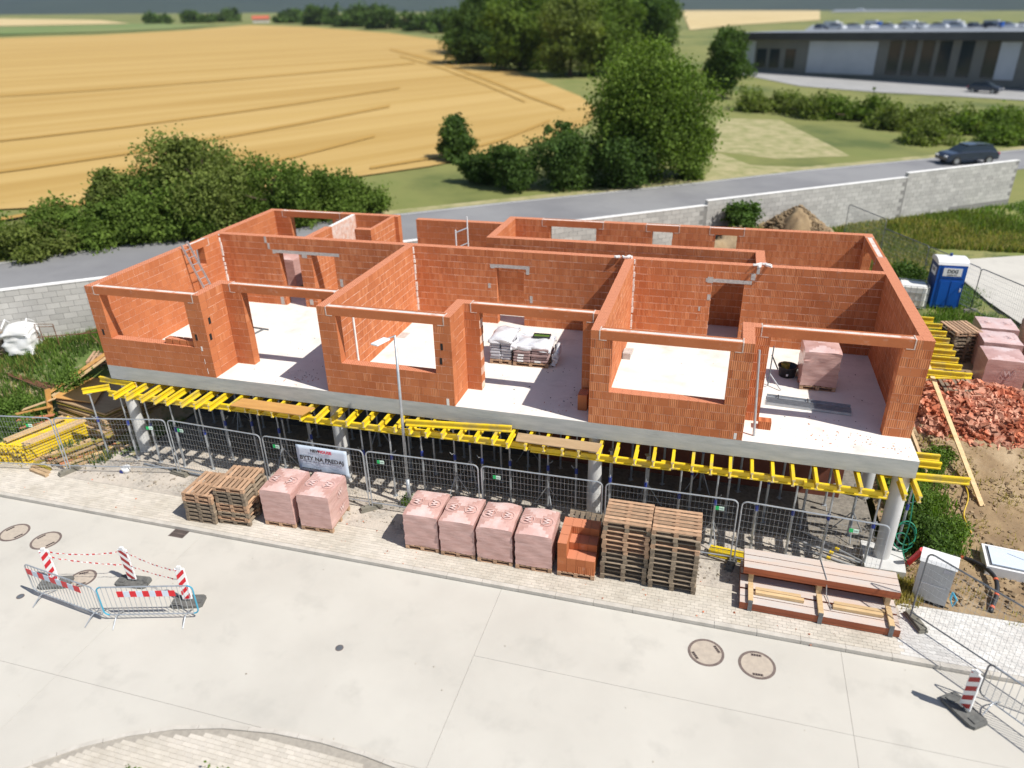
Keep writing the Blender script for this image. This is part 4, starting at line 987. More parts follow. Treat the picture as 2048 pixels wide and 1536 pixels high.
def logo(par, loc, rot, s_=1.0):
    for me in (wme, rme):
        o = ob('logo' if me is wme else 'logo_ring', me, par, loc); o.rotation_euler = rot; o.scale = (s_, s_, s_)
def wrapped(x, y, z, rz, label, wx=1.0, wy=1.2, h=1.12, seed=1, pale=True, top_logos=True, side_logos=False, amp=.012, group='wrapped bundles of bricks on pallets', mat='wrap_pink', slump=.02):
    t = thing('wrapped_bricks', label, 'bundle', (x, y, z), rz, group)
    sub = bpy.data.objects.new('pallet', None); col.objects.link(sub); sub.parent = t; pallet_parts(sub, wx, wy, 'pallet_wood')
    b = wavy_box(wx, wy, h, 10, amp * .75, pale, seed, slump * .6).build('film', [mat, 'wrap_pale'], t, smooth=True); b.data.set_sharp_from_angle(angle=.55); b.location = (0, 0, .15)
    if top_logos:
        for s_ in (-1, 1): logo(t, (s_ * wx * .27, -.02, h + .195), (0, 0, s_ * math.pi / 2), .9)
    if side_logos:
        for zz in (.75, .25): logo(t, (wx / 2 + .034, .1, .15 + h * zz), (math.pi / 2, 0, math.pi / 2), .85)
    return t
wrapped(7.42, -1.86, G, .04, 'wrapped brick bundle standing next to the taller left pallet stack', seed=1)
wrapped(8.6, -1.80, G, .05, 'wrapped brick bundle with round logos on its right side below the banner', seed=2, side_logos=True)
for k, (u0, u1, vv) in enumerate(((812, 879, 1099), (883, 952, 1110), (957, 1028, 1120), (1032, 1106, 1133))):
    a = gp(u0, vv - 4); b = gp(u1, vv + 4)
    wrapped((a[0] + b[0]) / 2, -1.84 - .01 * k, G, .03, f'dusty wrapped brick bundle, {ORD[k]} from the left in the row of four', seed=5 + k, amp=.018, slump=.05, group='row of four dusty wrapped bundles', top_logos=True, h=1.08)
wrapped(22.36, 3.95, 0, .03, 'crumpled wrapped brick bundle inside the right room beside the black tub', seed=11, amp=.025, slump=.07, top_logos=False, wx=1.0, wy=1.0, h=1.12, group=None)
bx = wrapped(1.85, 8.6, 0, .05, 'wrapped brick bundle seen through the left inner doorway', seed=12, top_logos=False, h=1.2, group=None)
zz = -2.12
rw = [(29.15, 9.65, 'nearest the heap of broken bricks'), (29.45, 11.25, 'second in the left row behind the heap of broken bricks'), (29.75, 12.75, 'third in the left row behind the heap of broken bricks'), (31.2, 9.9, 'at the right edge beside the nearest bundle'), (31.35, 11.6, 'second in the right row at the right edge'), (31.5, 13.0, 'farthest in the right row at the right edge')]
for k, (x, y, d) in enumerate(rw):
    wrapped(x, y, zz, -.04, 'wrapped brick bundle ' + d, wx=1.25, wy=1.25, h=1.15, seed=20 + k, pale=2 if k else True, group='wrapped bundles in the right yard', slump=.02, side_logos=False, top_logos=(k > 0))
logo(bpy.data.objects[-1] if False else [o for o in col.objects if o.get('label', '').startswith('wrapped brick bundle nearest the heap')][0], (.1, -.645, .8), (math.pi / 2, 0, 0), 1.1)

# ---- open pallet of bricks
ob_ = thing('brick_pallet', 'opened pallet of bare orange bricks with one corner taken away', 'pallet of bricks', (16.36, -1.86, G), .03)
sub = bpy.data.objects.new('pallet', None); col.objects.link(sub); sub.parent = ob_; pallet_parts(sub, 1.0, 1.2, 'pallet_wood')
bm_ = [MB().box(0, 0, 0, .244, .37, .232, tone=t_, mt=1).mesh('brick', ['fired_clay', 'perforated_clay']) for t_ in (.05, .2, .35, .5)]
hts = [[4, 4, 4], [2, 3, 4], [2, 3, 4], [2, 3, 4]]
for i in range(4):
    for j in range(3):
        for k in range(hts[i][j]): ob('brick', random.choice(bm_), ob_, (-.5 + i * .25, -.58 + j * .385, .146 + k * .236))

# ---- stack of red girders
gt = thing('girder_stack', 'stack of long red-brown boxed timber girders strapped together on the pavement', 'timber stack', (22.45, -1.78, G), -.012)
for k, (y, z, lbl) in enumerate(((-.66, .02, 0), (-.4, .02, 0), (-.1, .02, 0), (.16, .02, 0), (.45, .02, 0), (.72, .02, 0), (.10, .52, 1), (.36, .52, 1), (.62, .52, 1))):
    x0, x1 = (-1.83, 1.83) if z > .1 else (-1.87, 1.8)
    MB().box(x0, y - .12, z + .09, x1, y + .12, z + .22, mt=1).build('girder', ['girder_red', 'girder_top'], gt)
    MB().box(x0, y - .112, z + .0, x1, y + .112, z + .085, mt=1).build('girder', ['girder_red', 'girder_top'], gt)
for x in (-1.62, .02, 1.6):
    for y in (-.45,): MB().box(x - .06, y - .32, .25, x + .06, y + .36, .335).build('cross_timber', 'new_timber', gt)
    MB().box(x - .06, .02, .25, x + .06, .75, .51).build('cross_timber', 'new_timber', gt)
    MB().box(x - .05, -.80, .0, x + .05, -.775, .33).build('clamp', 'dark_steel', gt)
for k, (x0, x1, y) in enumerate(((-1.5, -.42, -.28), (-1.5, -.35, -.40), (.35, 1.5, -.30), (.32, 1.45, -.42))): MB().box(x0, y - .05, .255, x1, y + .05, .335).build('loose_timber', 'new_timber', gt)
MB().tube([(.05, .8, .76), (.14, .0, .755), (.2, -.02, .30), (.28, -.5, .26)], .012, 5).build('strap', 'galvanised', gt)

# ---- cabinet
cb = thing('cabinet', 'grey plastic utility cabinet with sloped white lid at the pavement edge', 'cabinet', (25.18, -.98, G), -.30)
MB().box(-.38, -.18, .08, .38, .18, 1.22).build('body', 'grey_plastic', cb); MB().box(-.36, -.165, 0, .36, .165, .08).build('plinth', 'hole', cb)
m = MB(); P = [(-.41, -.21, 1.22), (.41, -.21, 1.22), (.41, .21, 1.22), (-.41, .21, 1.22), (-.41, -.15, 1.30), (.41, -.15, 1.30), (.41, .21, 1.36), (-.41, .21, 1.36)]; b = m.pts(P)
for f in ((0, 3, 2, 1), (4, 5, 6, 7), (0, 1, 5, 4), (1, 2, 6, 5), (2, 3, 7, 6), (3, 0, 4, 7)): m.face([b + i for i in f])
m.build('lid', 'white_plastic', cb)
for x in [-.37 + .053 * i for i in range(15)]: MB().box(x - .006, -.187, .1, x + .006, -.18, 1.2).build('rib', 'grey_plastic', cb)
MB().box(-.30, -.192, .58, .30, -.181, .6).build('latch_bar', 'white_plastic', cb); MB().box(.14, -.194, 1.05, .33, -.188, 1.16).build('vent_label', 'grey_sack', cb)
tag(MB().tube([(25.62, -1.15, G + .45), (25.72, -1.22, G + .3), (25.66, -1.24, G + .1), (25.58, -1.2, G + .3), (25.62, -1.13, G + .46)], .025, 6).build('rope_coil', 'light_blue_paint'), 'turquoise coil of rope hanging beside the grey cabinet', 'rope')

# ================================================================== STREET FURNITURE
def manhole(u, v, label, r=.42, z=ST, slot=0.0):
    x, y = gp(u, v, z); t = thing('manhole', label, 'manhole', (x, y, z), slot)
    m = MB(); m.lathe([(r, -.01), (r, .006), (r - .062, .006), (r - .062, .002)], 36); m.build('ring', 'manhole_iron', t)
    m = MB(); m.lathe([(r - .061, .0045), (.0001, .0055)], 36); m.build('cover', 'manhole_cover', t)
    for s_ in (-1, 1):
        g = MB().box(-.12, s_ * (r - .13) - .035, .005, .12, s_ * (r - .13) + .035, .0085).build('grip', 'manhole_iron', t)
        for k in range(4): MB().box(-.10 + k * .055, -.025, 0, -.075 + k * .055, .025, .001).build('slot', 'hole', g, loc=(0, s_ * (r - .13), .0086))
manhole(29, 1065, 'round concrete manhole cover at the left edge', slot=1.2)
manhole(92, 1081, 'round concrete manhole cover just behind the left striped beacon', slot=1.2)
manhole(1412, 1305, 'left of two round manhole covers at lower right', slot=-1.0)
manhole(1514, 1330, 'right of two round manhole covers at lower right', slot=.05)
manhole(165, 1157, 'round manhole cover inside the left barriers', r=.36, slot=.6)
for (u, v), l in (((679, 1296), 'small round iron cap in the middle of the street'), ((41, 1193), 'small round iron cap left of the barriers')):
    x, y = gp(u, v, ST); t = thing('valve_cap', l, 'cap', (x, y, ST)); m = MB(); m.lathe([(.10, -.01), (.10, .006), (.085, .008)], 20); m.build('ring', 'manhole_iron', t); m = MB(); m.lathe([(.085, .007), (.0001, .007)], 20); m.build('lid', 'dark_steel', t)
def grate(x, y, rz, w_, d_, label, n=9):
    t = thing('drain_grate', label, 'drain', (x, y, ST), rz); MB().box(-w_ / 2, -d_ / 2, -.02, w_ / 2, d_ / 2, .002).build('gully', 'hole', t)
    for k in range(n): xx = -w_ / 2 + w_ * (k + .5) / n; MB().box(xx - .012, -d_ / 2, .002, xx + .012, d_ / 2, .008).build('grate_bar', 'rubber' if n > 12 else 'manhole_iron', t)
    for yy in (-d_ / 2, 0, d_ / 2): MB().box(-w_ / 2, yy - .012, .003, w_ / 2, yy + .012, .009).build('cross_bar', 'manhole_iron', t)
x, y = gp(357, 1068, ST); grate(x, y + .02, 0, .5, .32, 'small slotted drain grate by the kerb near the low pallet stack', 8)
x, y = gp(2050, 1357, ST); grate(x + .25, y, -.1, 1.1, .5, 'wide drain grate by the kerb at the right edge', 16)

# lamp post
lx, ly = 10.80, -.56
lp = thing('lamp_post', 'slim grey street lamp with a flat white head in front of the building', 'street lamp', (lx, ly, G))
H_ = 5.72; MB().tube([(0, 0, 0), (.0, 0, 1.0)], .062, 12).build('pole_base', 'galvanised', lp, smooth=True)
MB().tube([(0, 0, 1.0), (.06, 0, H_)], .052, 12, r2=.036).build('pole', 'galvanised', lp, smooth=True)
MB().tube([(.06, 0, H_ - .02), (-.02, -.30, H_ + .02)], .02, 8).build('arm', 'galvanised', lp)
m = MB(); rt = Matrix.Rotation(-1.83, 3, 'Z') @ Matrix.Rotation(-.03, 3, 'Y'); m.obox((-.10, -.56, H_ + .03), (.54, .24, .055), rt); h_ = m.build('lamp_head', 'lamp_head', lp); bv = h_.modifiers.new('b', 'BEVEL'); bv.width = .02; bv.segments = 2
for k in range(26):
    pass

# beacons
def beacon(x, y, rz, lean, label, mat='stripe_red', flip=1, base=(.82, .42)):
    t = thing('beacon', label, 'beacon', (x, y, ST), rz)
    MB().prism([(-base[0] / 2, -base[1] / 2 + .05), (-base[0] / 2 + .08, -base[1] / 2), (base[0] / 2 - .08, -base[1] / 2), (base[0] / 2, -base[1] / 2 + .05), (base[0] / 2, base[1] / 2 - .05), (base[0] / 2 - .08, base[1] / 2), (-base[0] / 2 + .08, base[1] / 2), (-base[0] / 2, base[1] / 2 - .05)], 0, .09).build('rubber_base', 'rubber', t)
    for k in (-.28, .28): MB().box(k - .08, -.12, .09, k + .08, .12, .115).build('base_rib', 'rubber', t)
    b = bpy.data.objects.new('board', MB().prism([(-.125, -.025), (.125, -.025), (.125, .025), (-.125, .025)], 0, 1.02).mesh('board', 'print_white')); col.objects.link(b); b.parent = t; b.location = (0, 0, .14); b.rotation_euler = (lean[0], lean[1], 0)
    bv = b.modifiers.new('b', 'BEVEL'); bv.width = .012; bv.segments = 2
    MB().box(-.05, -.03, 1.02, .05, .03, 1.09).build('cap', 'white_plastic', b)
    MB().tube([(0, 0, -.06), (0, 0, .05)], .03, 8).build('stem', 'dark_steel', b)
    # diagonal stripes as flat sheeting cut to the board outline
    def clip(poly, lo, hi):
        for s_, l in ((1, hi), (-1, lo)):
            out = []
            for i in range(len(poly)):
                a, c = poly[i], poly[(i + 1) % len(poly)]; fa, fc = s_ * (l - a[1]) , s_ * (l - c[1])
                if fa >= 0: out.append(a)
                if fa * fc < 0: k = fa / (fa - fc); out.append((a[0] + (c[0] - a[0]) * k, a[1] + (c[1] - a[1]) * k))
            poly = out
            if not poly: return poly
        return poly
    for face in (-1, 1):
        for k in range(5):
            z0 = -.12 + k * .265; P = [(-.105, z0 - .0), (.105, z0 + .21 * flip + (0 if flip > 0 else 0)), (.105, z0 + .21 * flip + .135), (-.105, z0 + .135)]
            P = clip(P, .03, .99)
            if len(P) > 2:
                m = MB(); yy = face * .0275; P2 = P if face < 0 else P[::-1]; m.face([m.pts([(p[0], yy, p[1]) for p in P2]) + q for q in range(len(P2))]); m.build('stripe', mat, b)
    return t
x, y = gp(113, 1168, ST); beacon(x, y, .35, (0, 0), 'red and white striped beacon at the left corner of the fenced pit')
x, y = gp(268, 1166, ST); beacon(x, y, .12, (0, -.03), 'faded red striped beacon behind the middle of the left barriers', 'print_stripe', -1, (.9, .4))
x, y = gp(377, 1207, ST); beacon(x, y + .02, .30, (0, 0), 'red and white striped beacon at the right end of the front barrier', flip=1)
x, y = gp(1926, 1424, ST); beacon(x, y, -.95, (0, 0), 'red and white striped beacon on a black base at lower right', 'print_stripe', 1, (.85, .45))
# crowd barriers
def barrier(p, q, label, board=None, ends='galvanised', h=1.1):
    L_ = math.dist(p, q); t = thing('crowd_barrier', label, 'barrier', (p[0], p[1], ST), math.atan2(q[1] - p[1], q[0] - p[0]), 'crowd barriers')
    e = .13; z0 = .2
    def a_(cx, cz, s0, s1): return [(cx + e * math.cos(s0 + (s1 - s0) * k / 4), 0, cz + e * math.sin(s0 + (s1 - s0) * k / 4)) for k in range(5)]
    MB().tube([(e, 0, z0)] + [(L_ - e, 0, z0)], .017, 6).build('bottom_rail', 'galvanised', t); MB().tube([(e, 0, h), (L_ - e, 0, h)], .019, 6).build('top_rail', 'galvanised', t)
    MB().tube(a_(e, z0 + e, -math.pi / 2, -math.pi) + a_(e, h - e, math.pi, math.pi / 2), .02, 6).build('end_post', ends, t)
    MB().tube(a_(L_ - e, z0 + e, -math.pi / 2, 0) + a_(L_ - e, h - e, 0, math.pi / 2), .02, 6).build('end_post', ends, t)
    n = int(L_ / .125)
    for k in range(1, n): x = L_ * k / n; MB().tube([(x, 0, z0), (x, 0, h)], .0075, 5).build('bar', 'galvanised', t)
    for x in (.32, L_ - .32):
        for s_ in (-1, 1): MB().tube([(x, 0, z0), (x, s_ * .1, z0 - .02), (x, s_ * .34, .02)], .015, 5).build('leg', 'galvanised', t)
    if board:
        b0, b1 = board; n = 9; bp_ = bpy.data.objects.new('warning_board', None); col.objects.link(bp_); bp_.parent = t
        for k in range(n): MB().box(b0 + (b1 - b0) * k / n, -.032, .80, b0 + (b1 - b0) * (k + 1) / n, -.022, .98).build('board_field', 'stripe_red' if k % 2 == 0 else 'banner', bp_)
    return t
B1a = gp(83, 1202, ST); B1b = gp(203, 1243, ST); B2b = gp(390, 1242, ST)
barrier((B1a[0] - .28, B1a[1] + .12), (B1b[0] + .12, B1b[1] + .02), 'crowd barrier with red and white board forming the left side of the pit fence', (.05, 2.0))
barrier((B1b[0] + .12, B1b[1] + .06), (B2b[0] + .1, B2b[1] + .1), 'crowd barrier with light blue end posts facing the street', (.5, 1.95), 'light_blue_paint')
Ba = gp(1952, 1398, ST); barrier(Ba, (Ba[0] + 1.75, Ba[1] - 1.75), 'bare crowd barrier cut off by the right edge of the picture', None, 'dark_steel')
# fluttering tape strung between the beacons
def tape(p, q, label, sag=.1):
    m = MB(); n = 26; P = [Vector(p).lerp(Vector(q), k / n) - Vector((0, 0, sag * 4 * (k / n) * (1 - k / n))) for k in range(n + 1)]
    for k in range(n):
        a, b = P[k], P[k + 1]; w_ = .016 * (1 + .5 * math.sin(k)); tw = .02 * math.sin(k * 1.7)
        m.face([m.pts([(a.x, a.y, a.z - w_), (b.x, b.y + tw, b.z - w_), (b.x, b.y, b.z + w_), (a.x, a.y + tw, a.z + w_)]) + z for z in range(4)], k % 2, .5)
    o = m.build('barrier_tape', ['print_white', 'stripe_red']); sm = o.modifiers.new('t', 'SOLIDIFY'); sm.thickness = .002; return tag(o, label, 'tape')
bA = gp(113, 1168, ST); bB = gp(268, 1166, ST); bC = gp(377, 1207, ST)
tape((bA[0] + .1, bA[1], ST + 1.12), (bB[0], bB[1], ST + 1.1), 'upper red and white tape from the left beacon to the middle one'); tape((bB[0], bB[1], ST + 1.1), (bC[0], bC[1], ST + 1.08), 'upper red and white tape from the middle beacon to the right one')
tape((bA[0] + .1, bA[1], ST + .95), (bB[0], bB[1], ST + .62), 'lower red and white tape from the left beacon to the middle one', .05); tape((bB[0], bB[1], ST + .62), (bC[0], bC[1], ST + .78), 'lower red and white tape from the middle beacon to the right one', .05)

# ================================================================== ON THE DECK
# ladder against the left wall
la = thing('ladder', 'aluminium ladder leaning on the left wall by a small window', 'ladder')
def line(p, q, k): return tuple(p[i] + (q[i] - p[i]) * k for i in range(3))
f0, t0 = (1.22, 4.42, 0), (.34, 4.22, 2.95); f1, t1 = (1.25, 4.80, 0), (.34, 4.58, 2.95)
for p, q in ((f0, t0), (f1, t1)): MB().bar(p, q, .03, .07).build('rail', 'galvanised', la)
for k in range(1, 11): MB().tube([line(f0, t0, k / 11), line(f1, t1, k / 11)], .015, 6).build('rung', 'galvanised', la)
# bricks left on the sill
for k, x in enumerate((2.55, 2.82, 3.09, 3.36)):
    o = MB().box(x, .06, 1.003, x + .235, .29, 1.17, tone=.3, mt=1).build('brick', ['fired_clay', 'perforated_clay']); tag(o, f'{ORD[k]} from the left of four loose bricks on the first window sill', 'brick', 'bricks on the first window sill')
# trestle frame
tr = thing('steel_trestle', 'small flat steel frame lying on the floor of the left room', 'frame', (2.8, 3.6, 0))
for p, q in (((0, .38, .03), (.82, .30, .03)), ((.06, -.38, .03), (.6, -.38, .03)), ((.62, .34, .03), (.5, -.38, .03))): MB().bar(p, q, .04, .05).build('frame_bar', 'dark_steel', tr)
# sack pallets
def sack_pallet(x, y, label, n, mat, wx, wy, lab=False):
    t = thing('sack_pallet', label, 'pallet of sacks', (x, y, 0), .03)
    sub = bpy.data.objects.new('pallet', None); col.objects.link(sub); sub.parent = t; pallet_parts(sub, wx, wy, 'pallet_wood')
    for k in range(n):
        for i in range(2):
            for j in range(3):
                m = MB(); w_ = wx / 2 - .01; d_ = wy / 3 - .01; m.obox((0, 0, 0), (w_, d_, .095)); o = m.build('sack', mat, t, loc=(-wx / 4 + i * wx / 2 + random.uniform(-.02, .02), -wy / 3 + j * wy / 3 + random.uniform(-.02, .02), .2 + k * .1)); bv = o.modifiers.new('b', 'BEVEL'); bv.width = .035; bv.segments = 2
                if lab and j == 0 and (i == 0 or k == 0) and k in (0, 1, 2, 4): MB().box(-.14, -d_ / 2 - .004, -.03, .06, -d_ / 2 - .001, .03).build('label', 'print_white', o)
    return t
sp1 = sack_pallet(12.72, 3.62, 'pallet of grey sacks under white film, left of two in the middle room', 7, 'grey_sack', .72, 1.1)
wavy_box(.76, 1.14, .2, 10, .03, False, 3, .08).build('film', 'film_white', sp1, smooth=True).location = (0, 0, .74)
sp2 = sack_pallet(13.72, 3.55, 'pallet of brown sacks with torn crumpled film, right of two in the middle room', 5, 'sack', 1.15, .95, True)
f2_ = wavy_box(1.2, 1.0, .22, 12, .06, False, 7, .12).build('film', 'film_white', sp2, smooth=True); f2_.location = (.02, .05, .56)
f3_ = wavy_box(.16, .9, .5, 7, .05, False, 9, .1).build('film', 'film_white', sp2, smooth=True); f3_.location = (.66, .1, .05); f3_.rotation_euler = (0, .3, .1)
cr = thing('green_tray', 'flat green plastic tray on top of the torn sack pallet', 'tray', (13.95, 3.75, .81), .05)
MB().box(-.26, -.13, 0, .26, .13, .012).build('tray_base', 'plant', cr)
for q in ((-.26, -.14, .26, -.12), (-.26, .12, .26, .14), (-.28, -.14, -.26, .14), (.26, -.14, .28, .14)): MB().box(q[0], q[1], 0, q[2], q[3], .05).build('tray_rim', 'black_plastic', cr)
# tub with yellow bucket
tb = thing('mortar_tub', 'round black mortar tub on the floor of the right room', 'tub', (21.57, 4.33, 0))
m = MB(); m.lathe([(.0001, .01), (.21, .01), (.235, 0), (.275, .30), (.30, .31), (.30, .335), (.27, .335), (.225, .02), (.0001, .02)], 28); m.build('tub', 'black_plastic', tb, smooth=True)
MB().box(-.05, -.292, .1, .01, -.27, .16).build('label', 'print_white', tb)
bk = thing('bucket', 'dirty yellow bucket standing inside the black tub', 'bucket', (21.50, 4.40, .02)); m = MB(); m.lathe([(.0001, 0), (.11, 0), (.13, .36), (.125, .36), (.105, .02), (.0001, .02)], 20); m.build('bucket_body', 'yellow_dirty', bk, smooth=True); MB().tube([(-.13, 0, .33), (-.08, -.08, .42), (.08, -.08, .42), (.13, 0, .33)], .005, 4).build('handle', 'dark_steel', bk)
# tool leaning on the jamb
wt = thing('pallet_tool', 'dark long-handled tool leaning on the jamb beside the black tub', 'tool', (21.0, 3.6, 0))
MB().tube([(-.02, -.25, .05), (.02, .1, 1.2)], .02, 6).build('handle', 'dark_steel', wt); MB().tube([(0, .1, .9), (.25, .35, .35)], .02, 6).build('brace', 'black_plastic', wt); MB().tube([(.0, .0, .35), (.35, -.42, .03)], .02, 6).build('leg', 'galvanised', wt)
# steel channel bundle
ch = thing('channel_bundle', 'bundle of long galvanised channels on the right room floor', 'steel channels', (20.9, 2.2, 0), -.07)
for k, (y, w_) in enumerate(((.0, .07), (.11, .07), (.22, .07), (.34, .2))):
    m = MB(); b = m.pts([(0, y, .01), (0, y + w_, .01), (0, y + w_, .09), (0, y + w_ - .008, .09), (0, y + w_ - .008, .02), (0, y + .008, .02), (0, y + .008, .09), (0, y, .09)]); c = m.pts([(2.25, y, .01), (2.25, y + w_, .01), (2.25, y + w_, .09), (2.25, y + w_ - .008, .09), (2.25, y + w_ - .008, .02), (2.25, y + .008, .02), (2.25, y + .008, .09), (2.25, y, .09)])
    for i in range(8): m.face((b + i, b + (i + 1) % 8, c + (i + 1) % 8, c + i))
    m.face([b + i for i in range(8)][::-1]); m.face([c + i for i in range(8)]); m.build('channel', 'galvanised', ch)
for x in (.3, 1.1): MB().box(x, .33, .085, x + .03, .55, .1).build('spacer', 'black_plastic', ch)
o = MB().box(20.66, .72, 0, 20.98, .97, .24, tone=2.4).build('brick', ['fired_clay', 'perforated_clay']); tag(o, 'loose hollow brick on the slab below the right door opening', 'brick')
for k, (x, y, z) in enumerate(((15.75, .62, 0), (15.75, .62, .245))): tag(MB().box(x, y, z, x + .26, y + .38, z + .24, tone=.3, mt=1).build('brick', ['fired_clay', 'perforated_clay']), ('lower' if k == 0 else 'upper') + ' of two loose bricks in shadow by the third partition', 'brick')
tag(MB().tube([(20.55, .33, .01), (20.40, .60, 2.35)], .035, 8).build('metal_pole', 'galvanised'), 'tall metal pole leaning on the pier right of the third window', 'pole')
tag(MB().box(16.50, 4.35, 0, 16.75, 4.75, .22).build('concrete_block', 'grey_mortar'), 'small grey block on the floor beside the third partition', 'block')
for x, y, w_, d_, l in ((16.5, 4.78, .26, .5, 'right'), (8.52, 4.35, .3, .5, 'middle')):
    tag(MB().box(x, y, .002, x + w_, y + d_, .008).build('floor_opening', 'grey_mortar'), f'small square service opening in the {l} room floor', 'opening')
sf = thing('scaffold_frame', 'white steel scaffold frame standing behind the long inner wall', 'scaffold', (9.35, 8.6, 0), 1.3)
for x in (0, .8): MB().tube([(x, 0, 0), (x, 0, 3.15 - .35 * (x == 0))], .028, 8).build('post', 'white_plastic', sf)
for z in (.3, 1.2, 2.1, 2.7): MB().tube([(0, 0, z), (.8, 0, z)], .025, 6).build('rung', 'galvanised', sf)
# crumbs of brick and dried mortar on the slab
def crumbs(name, boxes, n, mat, smin, smax, label, z=0.0, cat='debris'):
    C_ = []; 
    for k in range(n):
        b = boxes[rng.integers(0, len(boxes))]; C_.append((rng.normal(b[0], b[2]), rng.normal(b[1], b[3]), z))
    m = MB()
    for c in C_:
        if not (.4 < c[0] < 24.4 and .02 < c[1] < 6.3): continue
        s_ = rng.uniform(smin, smax); m.obox((c[0], c[1], c[2] + s_ * .2), (s_ * rng.uniform(.7, 2.2), s_, s_ * .5), Matrix.Rotation(rng.uniform(0, 3), 3, 'Z') @ Matrix.Rotation(rng.uniform(-.4, .4), 3, 'X'))
    o = m.build(name, mat); o['kind'] = 'stuff'; o['label'] = label; o['category'] = cat; return o
crumbs('brick_crumbs', [(23.0, .6, .45, .2), (24.0, .5, .3, .2), (7.0, .5, .4, .25), (15.2, .5, .5, .3), (22.4, 1.0, .8, .5)], 120, 'rubble', .008, .03, 'small orange brick crumbs scattered on the slab')
crumbs('mortar_crumbs', [(6.9, .9, .35, .2), (15.3, 1.4, .4, .5), (14.6, 3.3, .35, .25), (23.4, 2.6, .4, 1.2), (18.3, 3.0, 1.2, 1.4), (14, 1.9, 1, .6), (6, 2.5, 1.5, 1.5)], 130, 'dark_concrete', .006, .026, 'dark mortar crumbs scattered on the slab')

# ================================================================== LEFT YARD
# stacked yellow beams
ys = thing('x', 'x', 'x'); bpy.data.objects.remove(ys)
k = 0
fa = gp(-24, 905, -2.9); 
for lay in range(6):
    for c in range(8):
        x = -4.35 + c * .165 + random.uniform(-.02, .02); y = -1.72 + random.uniform(-.07, .05); z = G + .03 + lay * .115
        if lay == 5 and c in (0, 7): continue
        ang = 1.22
        p = Vector((x + .0, y + c * .03, z)); q = p + Vector((math.cos(ang), math.sin(ang), 0)) * 2.6
        o = ob('formwork_beam', beam_mesh(2.6), None, p); o.rotation_euler = (math.pi / 2, 0, ang)
        tag(o, f'yellow beam in the stack at the left edge, {ORD[lay]} layer from the ground, {ORD[c]} from the left', 'beam', 'stacked yellow beams at the left edge')
for k, (dx, dy, l) in enumerate(((.25, .15, 2.0), (.42, .1, 2.0), (1.1, .1, 2.2), (1.28, .0, 2.1))):
    p = (-4.15 + dx, -1.6 + dy, G + .78); tag(MB().bar(p, (p[0] + l * .35, p[1] + l * .93, G + .80), .1, .05).build('timber', 'new_timber'), f'{ORD[k]} from the left of the pale timbers lying on the stacked yellow beams', 'timber', 'pale timbers on the yellow beams')
r3 = random.Random(9)
for k in range(11):
    x = -2.95 + k * .16; y = -1.55 + r3.uniform(0, .4); z = G + .05 + (.1 if k in (2, 5, 6) else 0) + (.12 if k == 5 else 0)
    tag(MB().bar((x, y, z), (x + 1.0 + r3.uniform(-.1, .2), y + 1.75 + r3.uniform(-.3, .2), z + r3.uniform(0, .12)), .11, .055).build('timber', ['new_timber', 'yellow_dirty', 'timber', 'red_board'][k % 4]), f'{ORD[k]} from the left of the loose timbers between the yellow stack and the leftmost prop', 'timber', 'loose timbers at the left corner')
for k in range(3): tag(MB().bar((-2.75 + k * .1, -1.55 - k * .16, G + .05), (-1.9 + k * .1, -1.72 - k * .16, G + .05), .12, .09).build('timber', ['yellow_dirty', 'timber', 'timber'][k]), f'{["nearest", "middle", "farthest"][k]} short timber offcut in front of the loose timbers', 'timber')
# tall stack of formwork sheets
for k in range(18):
    z = G + .1 + k * .062; j = r3.uniform(-.05, .05); g = (k // 7) * .12
    tone_mat = 'worn_ply' if k % 5 else 'yellow_dirty'
    P = [(-3.9 + j + g * .5, .85 + j), (-1.2 + j, .15 + g), (-.3 + j, 3.6), (-3.5 + j + g * .5, 4.0)]
    tag(MB().prism(P, z, z + .027 + (.02 if k % 4 == 0 else 0)).build('formwork_sheet', tone_mat), f'brown formwork sheet, {ORD[17 - k]} from the top of the tall stack at the left corner', 'board', 'tall stack of formwork sheets')
tag(MB().prism([gp(106, 795, -2.1), gp(190, 806, -2.1), gp(222, 752, -2.1), gp(182, 736, -2.1)], -2.12, -2.09).build('formwork_sheet', 'plywood'), 'bright sheet lying askew on top of the tall formwork stack', 'board')
for k, (a, b, mt_) in enumerate((((-4.3, 1.0, -2.1), (-3.2, 3.1, -1.2), 'plywood'), ((-4.15, 1.0, -2.2), (-3.1, 3.0, -1.3), 'new_timber'), ((-3.95, .55, -2.75), (-3.95, .75, -1.75), 'plywood'), ((-4.9, .3, -2.5), (-3.7, .75, -2.1), 'new_timber'), ((-5.1, .05, -2.6), (-3.8, .55, -2.35), 'plywood'), ((-4.8, -.1, -2.7), (-3.6, .4, -2.6), 'red_board'), ((-4.5, -.35, -2.85), (-3.5, .25, -2.7), 'red_board'), ((-4.3, -.5, -2.95), (-3.4, .05, -2.8), 'timber'))):
    tag(MB().bar(a, b, .22 if k in (0, 1, 2) else .16, .03).build('plank', mt_), f'plank leaning at the left end of the formwork stack, {ORD[k]} from the top', 'plank', 'planks at the end of the formwork stack')
